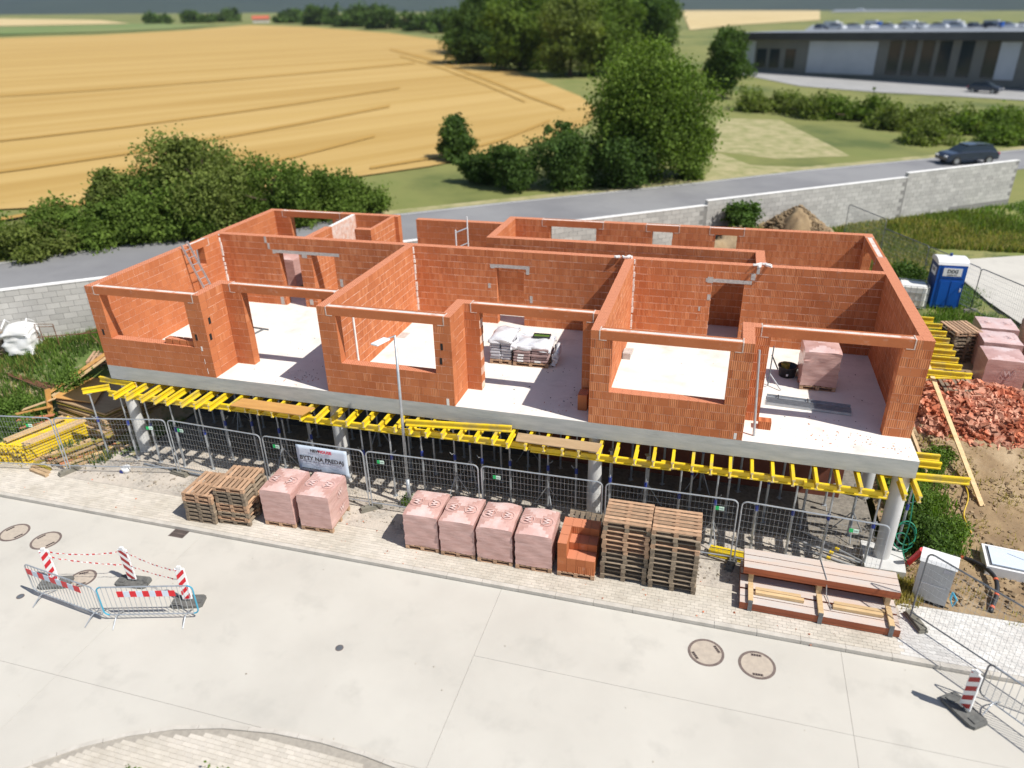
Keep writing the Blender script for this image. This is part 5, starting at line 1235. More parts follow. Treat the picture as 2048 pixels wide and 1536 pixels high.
# big white bag on a pallet heap by the wall
hz = lambda x, y: float(H(x, y))
pstack(-8.05, 2.95, hz(-8, 2.9), .6, 5, 'the weathered stack beside the white bag', lambda k, n: 1)
bg_ = thing('bulk_bag', 'white woven bulk bag slumped beside weathered pallets near the block wall', 'bag', (-7.1, 2.9, hz(-7.1, 2.9)), .4)
wavy_box(1.0, .9, 1.15, 10, .06, False, 31, .12).build('bag_body', 'white_plastic', bg_, smooth=True)
for s_ in (-1, 1): MB().tube([(s_ * .45, -.35, 1.1), (s_ * .4, 0, 1.35), (s_ * .45, .35, 1.1)], .03, 5).build('loop', 'white_plastic', bg_)
rb = thing('rebar_cage', 'rusty bent reinforcing bars standing in weeds by the block wall', 'rebar', (-6.6, 3.2, hz(-6.6, 3.2) + .1), .25)
for p in (((0, 0, 0), (0, 0, .95), (.75, 0, .95), (.75, 0, 0)), ((.08, .1, 0), (.08, .1, .8), (.68, .1, .8), (.68, .1, 0)), ((-.5, 0, .0), (-.5, 0, .35), (2.3, .2, .5)), ((1.6, .1, .45), (2.4, .15, .7)), ((1.5, 0, .5), (2.5, .1, .55), (2.5, .1, 0)), ((2.0, .1, .6), (2.35, .1, 0))): MB().tube(p, .018, 5).build('rebar', 'rust', rb)
for k in range(12): tag(MB().tube([(-6.9 + r3.uniform(-.3, .2), 1.7 + k * .05, hz(-6.5, 1.9) + .05 + r3.uniform(0, .12)), (-5.6, 1.6 + k * .05, hz(-5.6, 1.8) + .12), (-4.4 + r3.uniform(-.3, .3), 1.5 + k * .07, hz(-4.4, 1.9) + .1)], .02, 5).build('rusty_bar', 'rust'), 'rusty bar lying in the weeds behind the formwork planks', 'bar', 'rusty bars in the weeds')
bkt = thing('white_bucket', 'white bucket with blue side tipped on the gravel beside the left fence', 'bucket', gp(254, 944) + (G,)); m = MB(); m.lathe([(.0001, .0), (.12, 0), (.15, .2), (.145, .2), (.0001, .19)], 18); m.build('bucket_body', 'white_plastic', bkt, smooth=True); MB().box(-.15, -.14, .02, -.05, -.09, .12).build('label', 'blue_paint', bkt)

# ================================================================== RIGHT YARD
tl = thing('portable_toilet', 'blue portable toilet with white domed roof', 'portable toilet', gp(1883, 632, -2.2) + (-2.2,), .0)
tz = float(H(*gp(1883, 632, -2.2))); x, y = gp(1884, 621, tz); tl.location = (x, y + .58, tz + .02); tl.rotation_euler[2] = .02
W2, D2 = .57, .58
MB().box(-W2, -D2, 0, W2, D2, .12).build('skid', 'toilet_dark', tl); MB().box(-W2, -D2, .12, W2, D2, 2.05).build('cabin', 'toilet_blue', tl)
m = MB(); n = 8
for k in range(n + 1): a = math.pi * k / n; m.pts([(-W2 * 1.04 * math.cos(a) if 0 < k < n else (-W2 * 1.04 if k == 0 else W2 * 1.04), -D2 * 1.05, 2.06 + .24 * math.sin(a) ** .7), (-W2 * 1.04 * math.cos(a) if 0 < k < n else (-W2 * 1.04 if k == 0 else W2 * 1.04), D2 * 1.05, 2.06 + .24 * math.sin(a) ** .7)])
m.v = [(p[1], p[0], p[2]) for p in m.v]
for k in range(n): m.face((2 * k, 2 * k + 1, 2 * k + 3, 2 * k + 2))
m.face([2 * k for k in range(n + 1)]); m.face([2 * k + 1 for k in range(n + 1)][::-1]); m.face((0, 2 * n, 2 * n + 1, 1)); m.build('roof', 'white_plastic', tl)
MB().tube([(.0, .1, 2.2), (.0, .1, 2.42)], .06, 10).build('vent_pipe', 'toilet_dark', tl)
dr = MB().box(-.42, -D2 - .025, .14, .46, -D2 - .001, 2.0).build('door', 'toilet_blue', tl)
for x0, x1, z0, z1 in ((-.36, -.02, .25, 1.35), (.06, .4, .25, 1.35)): MB().box(x0, -D2 - .04, z0, x1, -D2 - .026, z1).build('door_panel', 'toilet_blue', dr)
MB().box(-.44, -D2 - .03, 1.45, .48, -D2 - .026, 1.5).build('door_rail', 'toilet_dark', dr); MB().box(.44, -D2 - .05, .9, .5, -D2 - .026, 1.05).build('handle', 'print_white', dr)
sg = MB().box(-.36, -D2 - .036, 1.58, .38, -D2 - .027, 1.94).build('sign', 'print_white', tl); put_text('DIXI', .22, 'facade_dark', sg, (.01, -D2 - .040, 1.79), RT, .006); put_text('mobilné WC', .075, 'facade_dark', sg, (.01, -D2 - .040, 1.64), RT, .002)
sg = MB().box(-W2 - .012, -.34, 1.5, -W2 - .001, .3, 1.86).build('sign', 'print_white', tl); put_text('DIXI', .2, 'facade_dark', sg, (-W2 - .016, -.02, 1.71), (math.pi / 2, 0, -math.pi / 2), .006)
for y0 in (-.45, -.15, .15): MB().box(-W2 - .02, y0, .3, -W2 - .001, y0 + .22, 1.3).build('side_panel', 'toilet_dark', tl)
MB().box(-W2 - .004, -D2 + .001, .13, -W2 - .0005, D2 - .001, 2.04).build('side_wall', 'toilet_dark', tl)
ib = thing('water_tank', 'white plastic tank in a steel cage beside the blue toilet', 'tank', (27.75, 17.5, hz(27.7, 17.5)), -.1)
MB().box(-.55, -.45, .15, .55, .45, 1.1).build('tank', 'cream_plastic', ib).modifiers.new('b', 'BEVEL').width = .06
for z in (.15, .5, .85, 1.12): MB().tube([(-.6, -.5, z), (.6, -.5, z), (.6, .5, z), (-.6, .5, z), (-.6, -.5, z)], .014, 5).build('cage_hoop', 'galvanised', ib)
for x, y in [(-.6 + .24 * k, s_) for k in range(6) for s_ in (-.5, .5)] + [(s_, -.3 + .3 * k) for k in range(3) for s_ in (-.6, .6)]: MB().tube([(x, y, 0), (x, y, 1.12)], .012, 5).build('cage_bar', 'galvanised', ib)
# leaning boards
tag(MB().bar((27.45, 3.35, float(H(27.4, 3.4)) + .03), (26.05, 8.4, -.12), .14, .045).build('plank', 'new_timber'), 'long pale plank leaning across the right wall beams', 'plank')
tag(MB().bar((25.0, 5.4, -.75), (26.1, 4.2, float(H(26.1, 4.2)) + .1), .12, .06).build('plank', 'timber'), 'short weathered plank sloping down from the slab at the right side', 'plank')
# heap of broken bricks
hp = MB(); r4 = random.Random(21); big_ = []
hc = (28.0, 7.45)
def heap(x, y): d = ((x - hc[0]) / 2.6) ** 2 + ((y - hc[1]) / 1.55) ** 2; return max(0, 1 - d) ** .8 * .75
sh = thing('broken_brick_heap', 'spread heap of broken orange bricks in front of the wrapped bundles', 'brick heap')
n = 0
for k in range(2400):
    a = r4.uniform(0, 6.283); rr = math.sqrt(r4.random()); x = hc[0] + 2.9 * rr * math.cos(a); y = hc[1] + 1.75 * rr * math.sin(a)
    z = hz(x, y) + heap(x, y) + r4.uniform(-.02, .05); s_ = r4.uniform(.05, .2) * (1.25 if r4.random() < .15 else 1)
    rot = Matrix.Rotation(r4.uniform(0, 6.3), 3, 'Z') @ Matrix.Rotation(r4.uniform(-1.2, 1.2), 3, 'X') @ Matrix.Rotation(r4.uniform(-.8, .8), 3, 'Y')
    size = (s_ * r4.uniform(.8, 1.8), s_ * r4.uniform(.5, 1.0), s_ * r4.uniform(.12, .6))
    if s_ > .155 and n < 200:
        MB().obox((0, 0, 0), size, None, tone=r4.random()).build('broken_brick', 'rubble', sh, loc=(x, y, z + .03)).rotation_euler = rot.to_euler(); n += 1
    else: hp.obox((x, y, z), size, rot, tone=r4.random())
struct(hp.build('brick_shards', 'rubble', sh), 'stuff')
# base mound of the heap so that no ground shows through
xs_ = np.linspace(-1, 1, 30); X, Y = np.meshgrid(hc[0] + 2.8 * xs_, hc[1] + 1.7 * xs_, indexing='ij'); Z = H(X, Y) + np.vectorize(heap)(X, Y) - .03 - .05 * (np.vectorize(heap)(X, Y) <= 0); b = (np.arange(29)[:, None] * 30 + np.arange(29)).ravel()
np_mesh('brick_rubble_core', np.stack([X, Y, Z], -1).reshape(-1, 3), np.stack([b, b + 30, b + 31, b + 1], 1), 'rubble', None, sh)['kind'] = 'stuff'
x, y = gp(1615, 1275, ST); y -= .14
bh = thing('smashed_brick', 'little pile of smashed orange brick on the street by the kerb', 'brick', (x, y, ST))
for k in range(16): MB().obox((r4.uniform(-.1, .1), r4.uniform(-.1, .1), .02 + r4.random() * .03), (r4.uniform(.03, .12), .04, .02), Matrix.Rotation(r4.uniform(0, 3), 3, 'Z') @ Matrix.Rotation(r4.uniform(-.6, .6), 3, 'X'), tone=r4.random()).build('brick_piece', 'rubble', bh)
# soil mounds
def mound(name, cx, cy, rx, ry, h, label, mat='soil', seed=1):
    n = 46; u = np.linspace(-1, 1, n); X, Y = np.meshgrid(cx + rx * u, cy + ry * u, indexing='ij'); d = np.sqrt(((X - cx) / rx) ** 2 + ((Y - cy) / ry) ** 2)
    r = np.random.default_rng(seed); nz = sum(np.sin(X * f + r.uniform(0, 6)) * np.cos(Y * f * 1.1 + r.uniform(0, 6)) / f for f in (1.5, 3.1, 6.3, 11)); Z = H(X, Y) - .12 + np.maximum(0, 1 - d) ** .85 * h * (1 + .30 * nz) + .22 * nz * (d < .95) + r.normal(size=X.shape) * .045 * (d < .95)
    Z = np.where(d > .99, H(X, Y) - .2, Z)
    b = (np.arange(n - 1)[:, None] * n + np.arange(n - 1)).ravel(); o = np_mesh(name, np.stack([X, Y, Z], -1).reshape(-1, 3), np.stack([b, b + n, b + n + 1, b + 1], 1), mat); o.data.polygons.foreach_set('use_smooth', [True] * len(o.data.polygons)); tag(o, label, 'soil heap'); return o
mound('soil_heap', 23.2, 24.6, 2.9, 2.3, 2.3, 'heap of dug brown soil behind the back wall near the block wall', seed=2)
mound('soil_heap', 26.4, 17.8, 1.7, 3.6, 1.0, 'low bank of dug soil along the right wall behind the water tank', seed=3)
mound('soil_heap', 19.9, 22.6, 3.2, 2.2, 1.15, 'low spread of dug soil seen through the right back doorway', seed=4)
# pipes and hoses
def hose(P, r, mat, label, cat='pipe', lift=.05):
    P = [Vector(p) for p in P]; out = []
    for i in range(len(P) - 1):
        p0, p1, p2, p3 = P[max(i - 1, 0)], P[i], P[i + 1], P[min(i + 2, len(P) - 1)]
        for k in range(6): t = k / 6; out.append(.5 * ((2 * p1) + (p2 - p0) * t + (2 * p0 - 5 * p1 + 4 * p2 - p3) * t * t + (3 * p1 - p0 - 3 * p2 + p3) * t ** 3))
    out.append(P[-1]); o = MB().tube(out, r, 8).build('pipe_run' if cat == 'pipe' else 'hose', mat, smooth=True); return tag(o, label, cat), out
def gq(u, v, lift=.06):
    x, y = gp(u, v, G + .15); return (x, y, hz(x, y) + lift)
bpq = [gq(1836, 1090), gq(1880, 1100), gq(1920, 1108), gq(1950, 1122, .12), gq(1974, 1142, .2), gq(1990, 1165, .24), gq(1993, 1190, .16), gq(1983, 1216, .02)]
o, pp = hose(bpq, .055, 'black_plastic', 'thick black pipe with orange bands curving over the soil')
pr = thing('x', 'x', 'x'); bpy.data.objects.remove(pr)
for k in (13, 30, 36, 40):
    if k < len(pp) - 1:
        d = (pp[k + 1] - pp[k]).normalized() * .035; MB().tube([pp[k] - d, pp[k] + d], .0585, 10).build('orange_band', 'orange_tape', o)
hose([gq(1905, 965), gq(1925, 985), (lambda p: (p[0], p[1], p[2] + .15))(gq(1932, 1010)), gq(1928, 1030), gq(1945, 1062)], .02, 'hose_yellow', 'thin yellow hose looping over the soil', 'hose')
for k, rr in enumerate((.22, .28, .25)):
    cx, cy = 24.75 + .03 * k, .55; hose([(cx + rr * math.cos(a), cy + .1 + rr * .5 * math.sin(a), G + .15 + .16 * k + rr * 1.2 * (1 + math.sin(a))) for a in [i * .7 for i in range(10)]], .018, 'hose_green', f'{ORD[k]} coil of green hose hanging behind the corner column', 'hose')
hose([(24.6, .3, -.9), (24.7, .25, -2.0), (24.72, .3, -2.9), (24.9, .1, G + .1)], .016, 'hose_green', 'green hose hanging down along the corner column', 'hose')
tag(MB().tube([(24.9, .2, G + .1), (25.05, -.1, G + .85)], .07, 12).build('warning_tube', 'stripe_red'), 'red tube standing behind the grey cabinet', 'tube')
x, y = gp(2022, 1118, G + .35); sk = thing('skylight_box', 'white framed box with glossy lid lying on the soil at right', 'box', (x + .25, y, hz(x, y) + .0), -.12)
MB().box(-.85, -.5, 0, .85, .5, .3).build('box_body', 'white_plastic', sk); MB().box(-.72, -.38, .301, .72, .38, .33).build('lid', 'banner', sk); MB().box(-.78, -.43, .3, .78, .43, .303).build('seal', 'dark_steel', sk)
tag(MB().tube([(28.15, .55, G + .1), (28.2, .8, G + 1.35)], .012, 5).build('survey_rod', 'dark_steel'), 'thin dark rod standing in the soil in front of the white box', 'rod')
tag(MB().tube([(29.7, 8.6, zz), (29.75, 8.9, zz + 1.5)], .02, 6).build('thin_pipe', 'dark_steel'), 'thin steel rod with flat head standing before the nearest right bundle', 'rod')
# stones and clods on the soil
def scatter(name, n, cond_rect, mat, s0, s1, label, hf=H):
    m = MB()
    for k in range(n):
        x = rng.uniform(cond_rect[0], cond_rect[1]); y = rng.uniform(cond_rect[2], cond_rect[3]); s_ = s0 + (s1 - s0) * rng.random() ** 3
        m.obox((x, y, float(hf(x, y)) + s_ * .2 + .01), (s_ * rng.uniform(.7, 1.5), s_, s_ * .6), Matrix.Rotation(rng.uniform(0, 3), 3, 'Z') @ Matrix.Rotation(rng.uniform(-.5, .5), 3, 'X') @ Matrix.Rotation(rng.uniform(-.5, .5), 3, 'Y'), tone=rng.random())
    o = m.build(name, mat); o['kind'] = 'stuff'; o['label'] = label; o['category'] = 'stones'; return o
M('stone', (.42, .37, .30), (.28, .24, .19), .95, 5, tone=.35)
M('clod', (.30, .22, .13), (.20, .14, .08), .97, 5, tone=.35)
scatter('soil_clods', 5200, (24.7, 31, -1.1, 6), 'clod', .012, .11, 'clods of dry brown soil')
scatter('gravel_stones', 3800, (-1.2, 24.8, -1.7, 1.2), 'stone', .015, .06, 'loose grey gravel along the fence', lambda x, y: G)
scatter('yard_stones', 500, (-8, -2, -1.2, 3), 'stone', .02, .08, 'small stones on the left yard')
scatter('soil_clods', 700, (24.7, 30, 6, 20), 'clod', .03, .14, 'clods of dry soil beside the right wall')

# ================================================================== TREES AND FAR THINGS
def dep(P): return float(RM[2] @ (np.array(P) - CAM))
def rise(P, vt):
    q = RM @ (np.array(P) - CAM); k = (768 - vt) / F_PX       # (q1 + h*R12) / (q2 + h*R22) = k
    return float((k * q[2] - q[1]) / (RM[1][2] - k * RM[2][2]))
def tree_at(u, vb, vt, wpx, mat, label, n=5000, leaf=None, cat='tree', group=None, name='tree', **kw):
    n = int(n * 2.3); P = fp(u, vb); s_ = dep(P) / F_PX; h = rise(P, vt) * .97; wd = wpx * s_ * 1.02
    return tree(name, label, cat, P, h, wd, mat, n, leaf or max(.11, s_ * 3.4), group, trunk=max(.06, wd * .03), **kw)
tree_at(1292, 352, 62, 255, 'tree_green', 'tallest green tree beside the road right of the wheat field', 16000, seed=1, low=-.05, lobes=18)
tree_at(1130, 372, 240, 150, 'tree_dark', 'broad dark bush left of the tallest tree at the roadside', 6000, name='bush', cat='bush', seed=2, low=-.1, lobes=12)
tree_at(1235, 372, 270, 120, 'tree_dark', 'dark bush at the foot of the tallest roadside tree', 5000, name='bush', cat='bush', seed=21, low=-.1)
tree_at(1375, 352, 250, 100, 'tree_green', 'bush at the right foot of the tallest roadside tree', 4500, name='bush', cat='bush', seed=22, low=-.1)
tree_at(962, 366, 305, 75, 'tree_dark', 'low dark bush at the field corner beside the small tree', 3000, name='bush', cat='bush', seed=3, low=-.1)
tree_at(1030, 380, 290, 95, 'tree_dark', 'dark bush between the small tree and the broad bush', 4000, name='bush', cat='bush', seed=31, low=-.1)
tree_at(914, 322, 226, 74, 'tree_dark', 'small oval tree standing alone at the edge of the wheat field', 4000, seed=4, low=-.05)
tree_at(1445, 196, 48, 92, 'tree_dark', 'dark narrow tree left of the long dark building', 5000, seed=5, low=-.05)
tree_at(428, 452, 268, 222, 'tree_olive', 'large olive-green tree rising from the roadside hedge at left', 14000, seed=6, low=-.1, lobes=16)
tree_at(330, 468, 350, 170, 'tree_green', 'bush left of the large hedge tree', 8000, name='bush', cat='bush', seed=7, low=-.15, lobes=14)
tree_at(555, 442, 330, 200, 'tree_green', 'bush right of the large hedge tree', 8000, name='bush', cat='bush', seed=8, low=-.15, lobes=14)
tree_at(655, 432, 345, 150, 'tree_green', 'low bush at the right end of the left hedge', 6000, name='bush', cat='bush', seed=9, low=-.15)
tree_at(235, 472, 330, 95, 'tree_olive', 'slender shrub poking above the left part of the hedge', 4000, name='bush', cat='bush', seed=10, low=-.1)
hb = [(-60, 518, 462, 170), (60, 508, 448, 170), (160, 494, 420, 160), (250, 482, 398, 150), (470, 452, 385, 130), (720, 425, 384, 100), (390, 470, 400, 120), (-160, 522, 465, 160), (600, 447, 390, 120)]
for k, (u, vb, vt, w_) in enumerate(hb): tree_at(u, vb, vt, w_, ['tree_green', 'plant_olive', 'tree_green'][k % 3], f'low hedge bush along the left roadside, number {ORD[sorted(q[0] for q in hb).index(u)]} counted from the left', 4200, name='bush', cat='bush', seed=40 + k, low=-.2, group='low hedge bushes along the road')
wd_ = [(960, 128, -30, 130, 'tree_dark'), (1040, 140, -40, 140, 'tree_green'), (1140, 152, -20, 150, 'tree_olive'), (1215, 150, -30, 130, 'tree_green'), (1290, 140, -25, 130, 'tree_dark'), (1000, 110, -50, 150, 'tree_dark'), (925, 104, 20, 70, 'tree_dark'), (1090, 105, -60, 150, 'tree_green'), (1190, 108, -60, 150, 'tree_olive'), (1300, 100, -40, 110, 'tree_green')]
for k, (u, vb, vt, w_, mt_) in enumerate(wd_): tree_at(u, vb, vt, w_, mt_, f'{ORD[k]} tree of the tall grove beyond the wheat field, counted front row first', 7000, seed=60 + k, low=-.02, group='grove beyond the wheat field', lobes=14)
tl_ = [(580, 46, 18, 60), (640, 50, 20, 70), (705, 54, 22, 70), (770, 58, 24, 70), (835, 62, 26, 70), (890, 66, 22, 60), (450, 44, 30, 50), (395, 46, 34, 50), (320, 48, 36, 50)]
for k, (u, vb, vt, w_) in enumerate(tl_): tree_at(u, vb, vt, w_ * 1.2, 'tree_dark', f'{ORD[sorted(q[0] for q in tl_).index(u)]} tree from the left in the distant tree line behind the field', 1600, seed=80 + k, low=-.1, group='distant tree line', leaf=None)
sc_ = [(1530, 222, 196, 120), (1620, 232, 204, 130), (1710, 240, 210, 130), (1800, 258, 222, 130), (1890, 264, 228, 130), (1980, 270, 236, 130), (2060, 272, 238, 120), (1850, 288, 262, 110), (2010, 288, 262, 110)]
for k, (u, vb, vt, w_) in enumerate(sc_): tree_at(u, vb, vt, w_, ['tree_olive', 'tree_olive', 'tree_green'][k % 3], f'scrub bush on the slope below the dark building, {ORD[k]} in the rows from lower left', 2600, name='bush', cat='bush', seed=100 + k, low=-.25, group='scrub on the slope below the dark building')
# dark long building at top right
A = fp(1482, 142); B = fp(2130, 186)
dx, dy = B[0] - A[0], B[1] - A[1]; LB = math.hypot(dx, dy); rzb = math.atan2(dy, dx)
bb = thing('long_building', 'long low dark commercial building with pale wall panels behind the road', 'building', A, rzb)
sB = dep(A) / F_PX; hb_ = rise(A, 66); sB2 = dep(B) / F_PX
MB().box(0, 0, -1, LB, 14, hb_ * .84).build('wall', 'facade_grey', bb)
MB().box(-1.2, -1.6, hb_ * .84, LB + 2, 15, hb_ + .1, mt=1).build('roof', ['facade_dark', 'roof_grey'], bb)
f = lambda u: (u - 1482) / (2130 - 1482) * LB * (1 + .12 * (1 - (u - 1482) / 648)) if u < 2130 else LB
for (u0, u1, mt_) in ((1490, 1510, 'facade_panel'), (1630, 1772, 'facade_panel'), (2000, 2035, 'facade_panel')): MB().box(f(u0), -.12, .1, f(u1), -.002, hb_ * .80).build('wall_panel', mt_, bb)
for k, u in enumerate((1795, 1825, 1858, 1890, 1930, 1975)): MB().box(f(u), -.12, .3, f(u) + (f(1820) - f(1795)) * .9, -.002, hb_ * .82).build('window', 'car_glass', bb)
for u in (1515, 1545, 1580): MB().box(f(u), -.1, .8, f(u + 22), -.002, hb_ * .6).build('window', 'car_glass', bb)
# cars
def car(x, y, z, rz, L_, label, paint='car_paint', full=True, group=None):
    t = thing('car', label, 'car', (x, y, z), rz, group); s_ = L_ / 4.4
    prof = [(-2.15, .35), (-2.2, .75), (-1.95, .98), (-1.2, 1.06), (-.65, 1.05), (.9, 1.02), (1.9, .88), (2.15, .68), (2.2, .35)]
    m = MB(); a = m.pts([(p[0] * s_, -.86 * s_, p[1] * s_) for p in prof]); b = m.pts([(p[0] * s_, .86 * s_, p[1] * s_) for p in prof]); n = len(prof)
    m.face([a + i for i in range(n)][::-1]); m.face([b + i for i in range(n)])
    for i in range(n): m.face((a + i, a + (i + 1) % n, b + (i + 1) % n, b + i))
    o = m.build('body', paint, t); bv = o.modifiers.new('b', 'BEVEL'); bv.width = .07; bv.segments = 2
    cp = [(-1.95, .98), (-1.55, 1.42), (-.3, 1.5), (.45, 1.44), (1.2, 1.0)]
    m = MB(); a = m.pts([(p[0] * s_, -.8 * s_ + (.12 if p[1] > 1.2 else 0), p[1] * s_) for p in cp]); b = m.pts([(p[0] * s_, .8 * s_ - (.12 if p[1] > 1.2 else 0), p[1] * s_) for p in cp])
    m.face([a + i for i in range(5)][::-1]); m.face([b + i for i in range(5)])
    for i in range(5): m.face((a + i, a + (i + 1) % 5, b + (i + 1) % 5, b + i))
    m.build('windows', 'car_glass', t)
    m = MB(); q = [(-1.58, 1.43), (-.3, 1.51), (.47, 1.45)]; a = m.pts([(p[0] * s_, -.67 * s_, p[1] * s_ + .01) for p in q] + [(p[0] * s_, .67 * s_, p[1] * s_ + .01) for p in q]); m.face((a, a + 1, a + 4, a + 3)); m.face((a + 1, a + 2, a + 5, a + 4)); r = m.build('roof', paint, t); sd = r.modifiers.new('s', 'SOLIDIFY'); sd.thickness = .05; sd.offset = 1
    if full:
        for wx in (-1.35, 1.35):
            for wy in (-.8, .8):
                w_ = MB().tube([(0, -.1, 0), (0, .1, 0)], .33 * s_, 18).build('wheel', 'tyre', t, loc=(wx * s_, wy * s_, .33 * s_)); MB().tube([(0, -.106, 0), (0, .106, 0)], .2 * s_, 14).build('rim', 'rim', w_)
        for wy in (-.6, .6): MB().box(2.12 * s_, (wy - .16) * s_, .62 * s_, 2.22 * s_, (wy + .16) * s_, .74 * s_).build('headlight', 'print_white', t)
        for wy in (-.65, .65): MB().box(-2.22 * s_, (wy - .12) * s_, .72 * s_, -2.14 * s_, (wy + .12) * s_, .9 * s_).build('tail_light', 'stripe_red', t)
    return t
P = fp(1930, 326, .05); car(P[0], P[1], P[2], math.atan2(.34, .94) + math.pi, 4.5, 'dark blue-grey hatchback driving on the road behind the wall')
P = fp(1968, 186, .05); car(P[0], P[1], P[2], rzb, 4.4, 'dark car parked on the forecourt below the long building')
rc = random.Random(77); k = 0
prk = [(u, 62 - (u - 1640) * .010 - 2, 6) for u in range(1640, 2060, 34)] + [(u, 18 - (u - 1700) * .006, 3) for u in range(1690, 2060, 40)]
slab_p = [fp(1600, 64, .1), fp(2100, 62, .1), fp(2100, 44, .1), fp(1620, 48, .1)]
struct(sheet('parking_lot', [(1600, 66), (2110, 62), (2110, 46), (1625, 50)], 'roof_grey', .3))
struct(sheet('parking_lot', [(1660, 24), (2110, 20), (2110, 6), (1700, 8)], 'roof_grey', .5))
for (u, v, _) in prk:
    P = fp(u, v, .35); s_ = dep(P) / F_PX
    car(P[0], P[1], P[2], rzb + rc.uniform(-.2, .2) + (1.57 if k % 3 == 0 else 0), min(8.5, max(4.4, 34 * s_)), f'{ORD[k if v > 30 else k - 13]} small car from the left in the {"near" if v > 30 else "far"} row of the distant parking lot', rc.choice(['car_white', 'car_white', 'car_paint', 'facade_panel']), False, 'cars in the distant parking lot'); k += 1
# far farmhouse
P = fp(523, 46, .2); s_ = dep(P) / F_PX; hs = thing('farmhouse', 'tiny distant house with red roof beyond the wheat field', 'house', P, .4)
W_, H2 = 30 * s_ * .5, 7 * s_; MB().box(-W_, -W_ * .5, 0, W_, W_ * .5, H2).build('wall', 'house_wall', hs)
m = MB(); a = m.pts([(-W_ * 1.1, -W_ * .6, H2), (W_ * 1.1, -W_ * .6, H2), (W_ * 1.1, W_ * .6, H2), (-W_ * 1.1, W_ * .6, H2), (-W_ * 1.1, 0, H2 * 1.9), (W_ * 1.1, 0, H2 * 1.9)])
for q in ((0, 1, 5, 4), (2, 3, 4, 5), (0, 4, 3), (1, 2, 5), (3, 2, 1, 0)): m.face([a + i for i in q])
m.build('roof', 'roof_red', hs)

# ================================================================== VEGETATION NEAR THE SITE
def grass(name, P, h, mat, label, **kw):
    o = blades(name, P, h, mat, **kw); o['kind'] = 'stuff'; o['label'] = label; o['category'] = 'grass'; return o
inl = lambda x, y: (dwall(x, y) > .15) & (x < -.4) & ~((x > -4.6) & (y > -.2) & (y < 3.6) & (x < 0)) 
grass('grass', hpts(-12, -.4, .0, 9, 22000, inl, 150, .33), .34, 'plant', 'green weeds and grass on the left yard below the block wall', wid=.02)
grass('grass', hpts(-12, -.4, -.6, 9, 9000, inl, 90, .3), .3, 'plant_dark', 'darker weeds on the left yard', wid=.022)
grass('dry_grass', hpts(-9, -.4, -.9, 6, 5000, inl, 70, .3), .28, 'plant_dry', 'dry straw grass on the left yard', wid=.014)
lane = lambda x, y: (dwall(x, y) > .15) & ~((x > 30.6) & (y < 27.5) & (y > 8)) & ~((x < 28) & (y < 20)) 
grass('grass', hpts(24.6, 44, 13, 42, 60000, lambda x, y: lane(x, y) & (y > 22), 900, .5), .26, 'plant', 'green meadow below the far end of the block wall', wid=.035)
grass('tall_grass', hpts(25, 38, 22, 34, 34000, lane, 420, .55), .32, 'plant_olive', 'tall olive weeds beyond the dark fence', wid=.03)
grass('dry_grass', hpts(26, 40, 21, 31, 26000, lane, 320, .6), .34, 'plant_dry', 'tall dry grass beyond the dark fence', wid=.026)
grass('grass', hpts(28.3, 31, 14, 21, 5000, None, 60, .3), .25, 'plant', 'grass tufts along the lane beside the toilet', wid=.02)
grass('grass', hpts(25.0, 26.3, 1.0, 4.6, 5000, lambda x, y: x > 24.7, 26, .22), .32, 'plant', 'tall green grass at the right side of the slab', wid=.02)
grass('dry_grass', hpts(23.6, 25, -1.25, -.6, 3000, None, 20, .15), .22, 'plant_dry', 'dry grass around the corner column footing', wid=.012)
grass('dry_grass', hpts(24.8, 31, -1.1, 10, 3500, None, 90, .2), .14, 'plant_dry', 'sparse dry grass on the brown soil', wid=.012)
def shrub(x, y, z, rx, ry, h, mat, n, leaf, label, seed=0):
    t = thing('shrub', label, 'shrub', (x, y, z)); r = random.Random(seed); m = MB()
    for k in range(7): a = k * .9; m.tube([(0, 0, -.05), (math.cos(a) * rx * .6, math.sin(a) * ry * .6, h * .7)], .02, 4, r2=.006)
    m.build('stem', 'bark', t)
    L_ = [(r.uniform(-.5, .5) * rx, r.uniform(-.5, .5) * ry, h * r.uniform(.3, .7), rx * .55, ry * .55, h * .38) for _ in range(7)]
    foliage('crown', L_, n, leaf, mat, t); return t
shrub(25.35, 1.3, G + .05, .62, .85, 1.0, 'plant_dark', 5200, .05, 'dense dark green bush beside the corner column', 1)
shrub(26.2, 1.55, G + .1, .42, .5, .6, 'plant', 2600, .045, 'smaller green bush right of the dense dark bush', 2)
shrub(25.5, 3.0, hz(25.5, 3), .6, .9, .8, 'plant', 4200, .045, 'green weeds clump beside the second right column', 3)
shrub(26.4, 4.9, hz(26.4, 4.9), .5, .45, .45, 'plant', 2500, .04, 'small green weed clump between the long plank and the brick heap', 4)
shrub(20.3, 23.4, hz(20.3, 23.4) + .8, .9, .8, 1.6, 'plant_dark', 4500, .09, 'round green shrub behind the back wall left of the soil heap', 5)
shrub(-4.6, .35, G + .1, .9, .8, .7, 'plant', 5000, .05, 'green weed clump left of the loose planks', 6)
shrub(-3.9, 1.9, hz(-4.4, 1.9), .5, .7, .8, 'plant', 4000, .05, 'green weeds behind the upright plank at left', 7)
shrub(-5.9, 1.0, hz(-5.9, 1), .9, .5, .5, 'plant', 3500, .05, 'low weed clump near the left edge', 8)
shrub(27.9, 20.3, hz(27.9, 20.3), .9, 1.2, 1.2, 'plant_dark', 4500, .07, 'dark weeds behind the toilet fence', 9)
x, y = gp(812, 1014); shrub(x + .0, y + .1, G, .16, .14, .3, 'plant', 500, .03, 'small weed at the foot of the lamp post', 10)
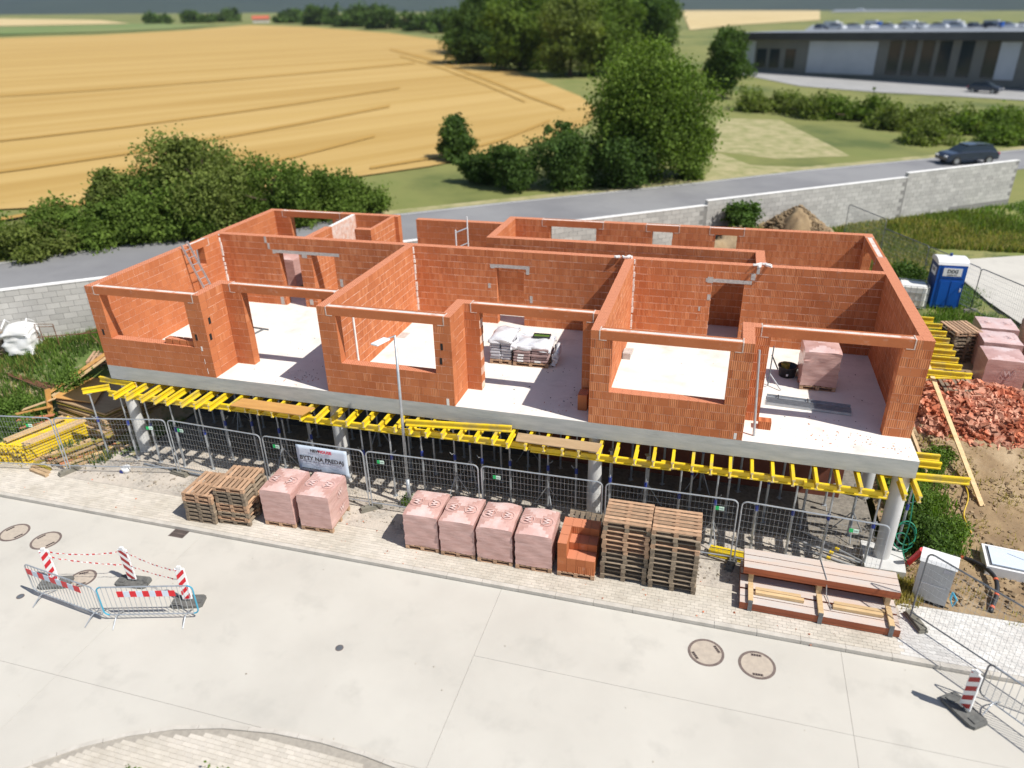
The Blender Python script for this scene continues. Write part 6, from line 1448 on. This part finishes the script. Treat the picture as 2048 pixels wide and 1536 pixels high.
for k, (u, v) in enumerate(((275, 1578), (440, 1578))):
    x, y = gp(u, v, ST); shrub(x, y, ST, .38, .2, .34, 'plant', 1500, .045, ('left' if k == 0 else 'right') + ' of two leafy plants just inside the bottom edge of the picture', 20 + k)
# clods and tufts on the soil heap
for (cx, cy, rx, ry, n) in ((23.2, 24.6, 2.2, 1.7, 900), (26.4, 17.8, 1.2, 2.8, 500)):
    P = np.column_stack([rng.normal(cx, rx * .45, n), rng.normal(cy, ry * .45, n)]); d = np.sqrt(((P[:, 0] - cx) / rx / 1.3) ** 2 + ((P[:, 1] - cy) / ry / 1.3) ** 2); z = H(P[:, 0], P[:, 1]) + np.maximum(0, 1 - d) ** .85 * (2.3 if cx < 24 else 1.0)
    m = MB()
    for p_, zz_ in zip(P, z): s_ = rng.uniform(.04, .17); m.obox((p_[0], p_[1], zz_), (s_ * 1.4, s_, s_ * .8), Matrix.Rotation(rng.uniform(0, 3), 3, 'Z') @ Matrix.Rotation(rng.uniform(-.7, .7), 3, 'X'), tone=rng.random())
    o = m.build('soil_clods', 'clod'); o['kind'] = 'stuff'; o['label'] = 'loose clods covering the dug soil heaps'; o['category'] = 'stones'
P = np.column_stack([rng.normal(21.8, 1.0, 1500), rng.normal(24.3, .6, 1500)]); P = np.column_stack([P, H(P[:, 0], P[:, 1]) + .5])
grass('dry_grass', P, .5, 'plant_dry', 'dry tufts on the flank of the soil heap', wid=.02)

scatter('street_specks', 90, (0, 27, -10, -3.3), 'stone', .006, .026, 'tiny stones and scraps lying on the street', lambda x, y: ST - .01)
scatter('pavement_specks', 160, (-2, 24, -3.1, -1.5), 'rubble', .008, .04, 'small brick scraps on the pavement', lambda x, y: G - .01)
# lorries and pale vans among the parked cars far behind
for k, (u, v, L_) in enumerate(((1665, 58, 9), (1745, 56, 8), (1822, 57, 9), (1905, 55, 10), (1985, 56, 9), (1720, 22, 12), (1790, 20, 12), (1870, 19, 11), (1960, 16, 12), (2030, 16, 12))):
    P = fp(u, v, .4); t = thing('lorry', f'{ORD[k % 5]} pale lorry from the left in the {"near" if k < 5 else "far"} row behind the long building', 'lorry', P, rzb + .1 * (k % 3) - .1, 'pale lorries behind the long building')
    MB().box(-L_ / 2, -1.3, .9, L_ / 2 - 2.2, 1.3, 3.6).build('cargo_box', ['car_white', 'facade_panel', 'print_white'][k % 3], t); MB().prism([(L_ / 2 - 2, -1.2), (L_ / 2, -1.2), (L_ / 2, 1.2), (L_ / 2 - 2, 1.2)], .6, 2.9).build('cab', ['car_white', 'toilet_blue', 'car_white'][k % 3], t)
    for x in (-L_ / 2 + 1.2, L_ / 2 - 1): MB().tube([(x, -1.25, .5), (x, 1.25, .5)], .5, 12).build('wheel', 'tyre', t)

# thin summer haze over the fields
hz_ = MB().box(-4400, -900, -60, 3400, 4700, 330).build('haze', 'far_grass'); hz_['kind'] = 'stuff'; hz_.data.materials.clear()
hm = bpy.data.materials.new('air'); hm.use_nodes = True; hn = hm.node_tree; hn.nodes.clear()
ho = hn.nodes.new('ShaderNodeOutputMaterial'); pvv = hn.nodes.new('ShaderNodeVolumePrincipled'); pvv.inputs['Color'].default_value = (.80, .87, 1, 1); pvv.inputs['Density'].default_value = .00007; pvv.inputs['Anisotropy'].default_value = .2
hn.links.new(pvv.outputs[0], ho.inputs['Volume']); hz_.data.materials.append(hm)
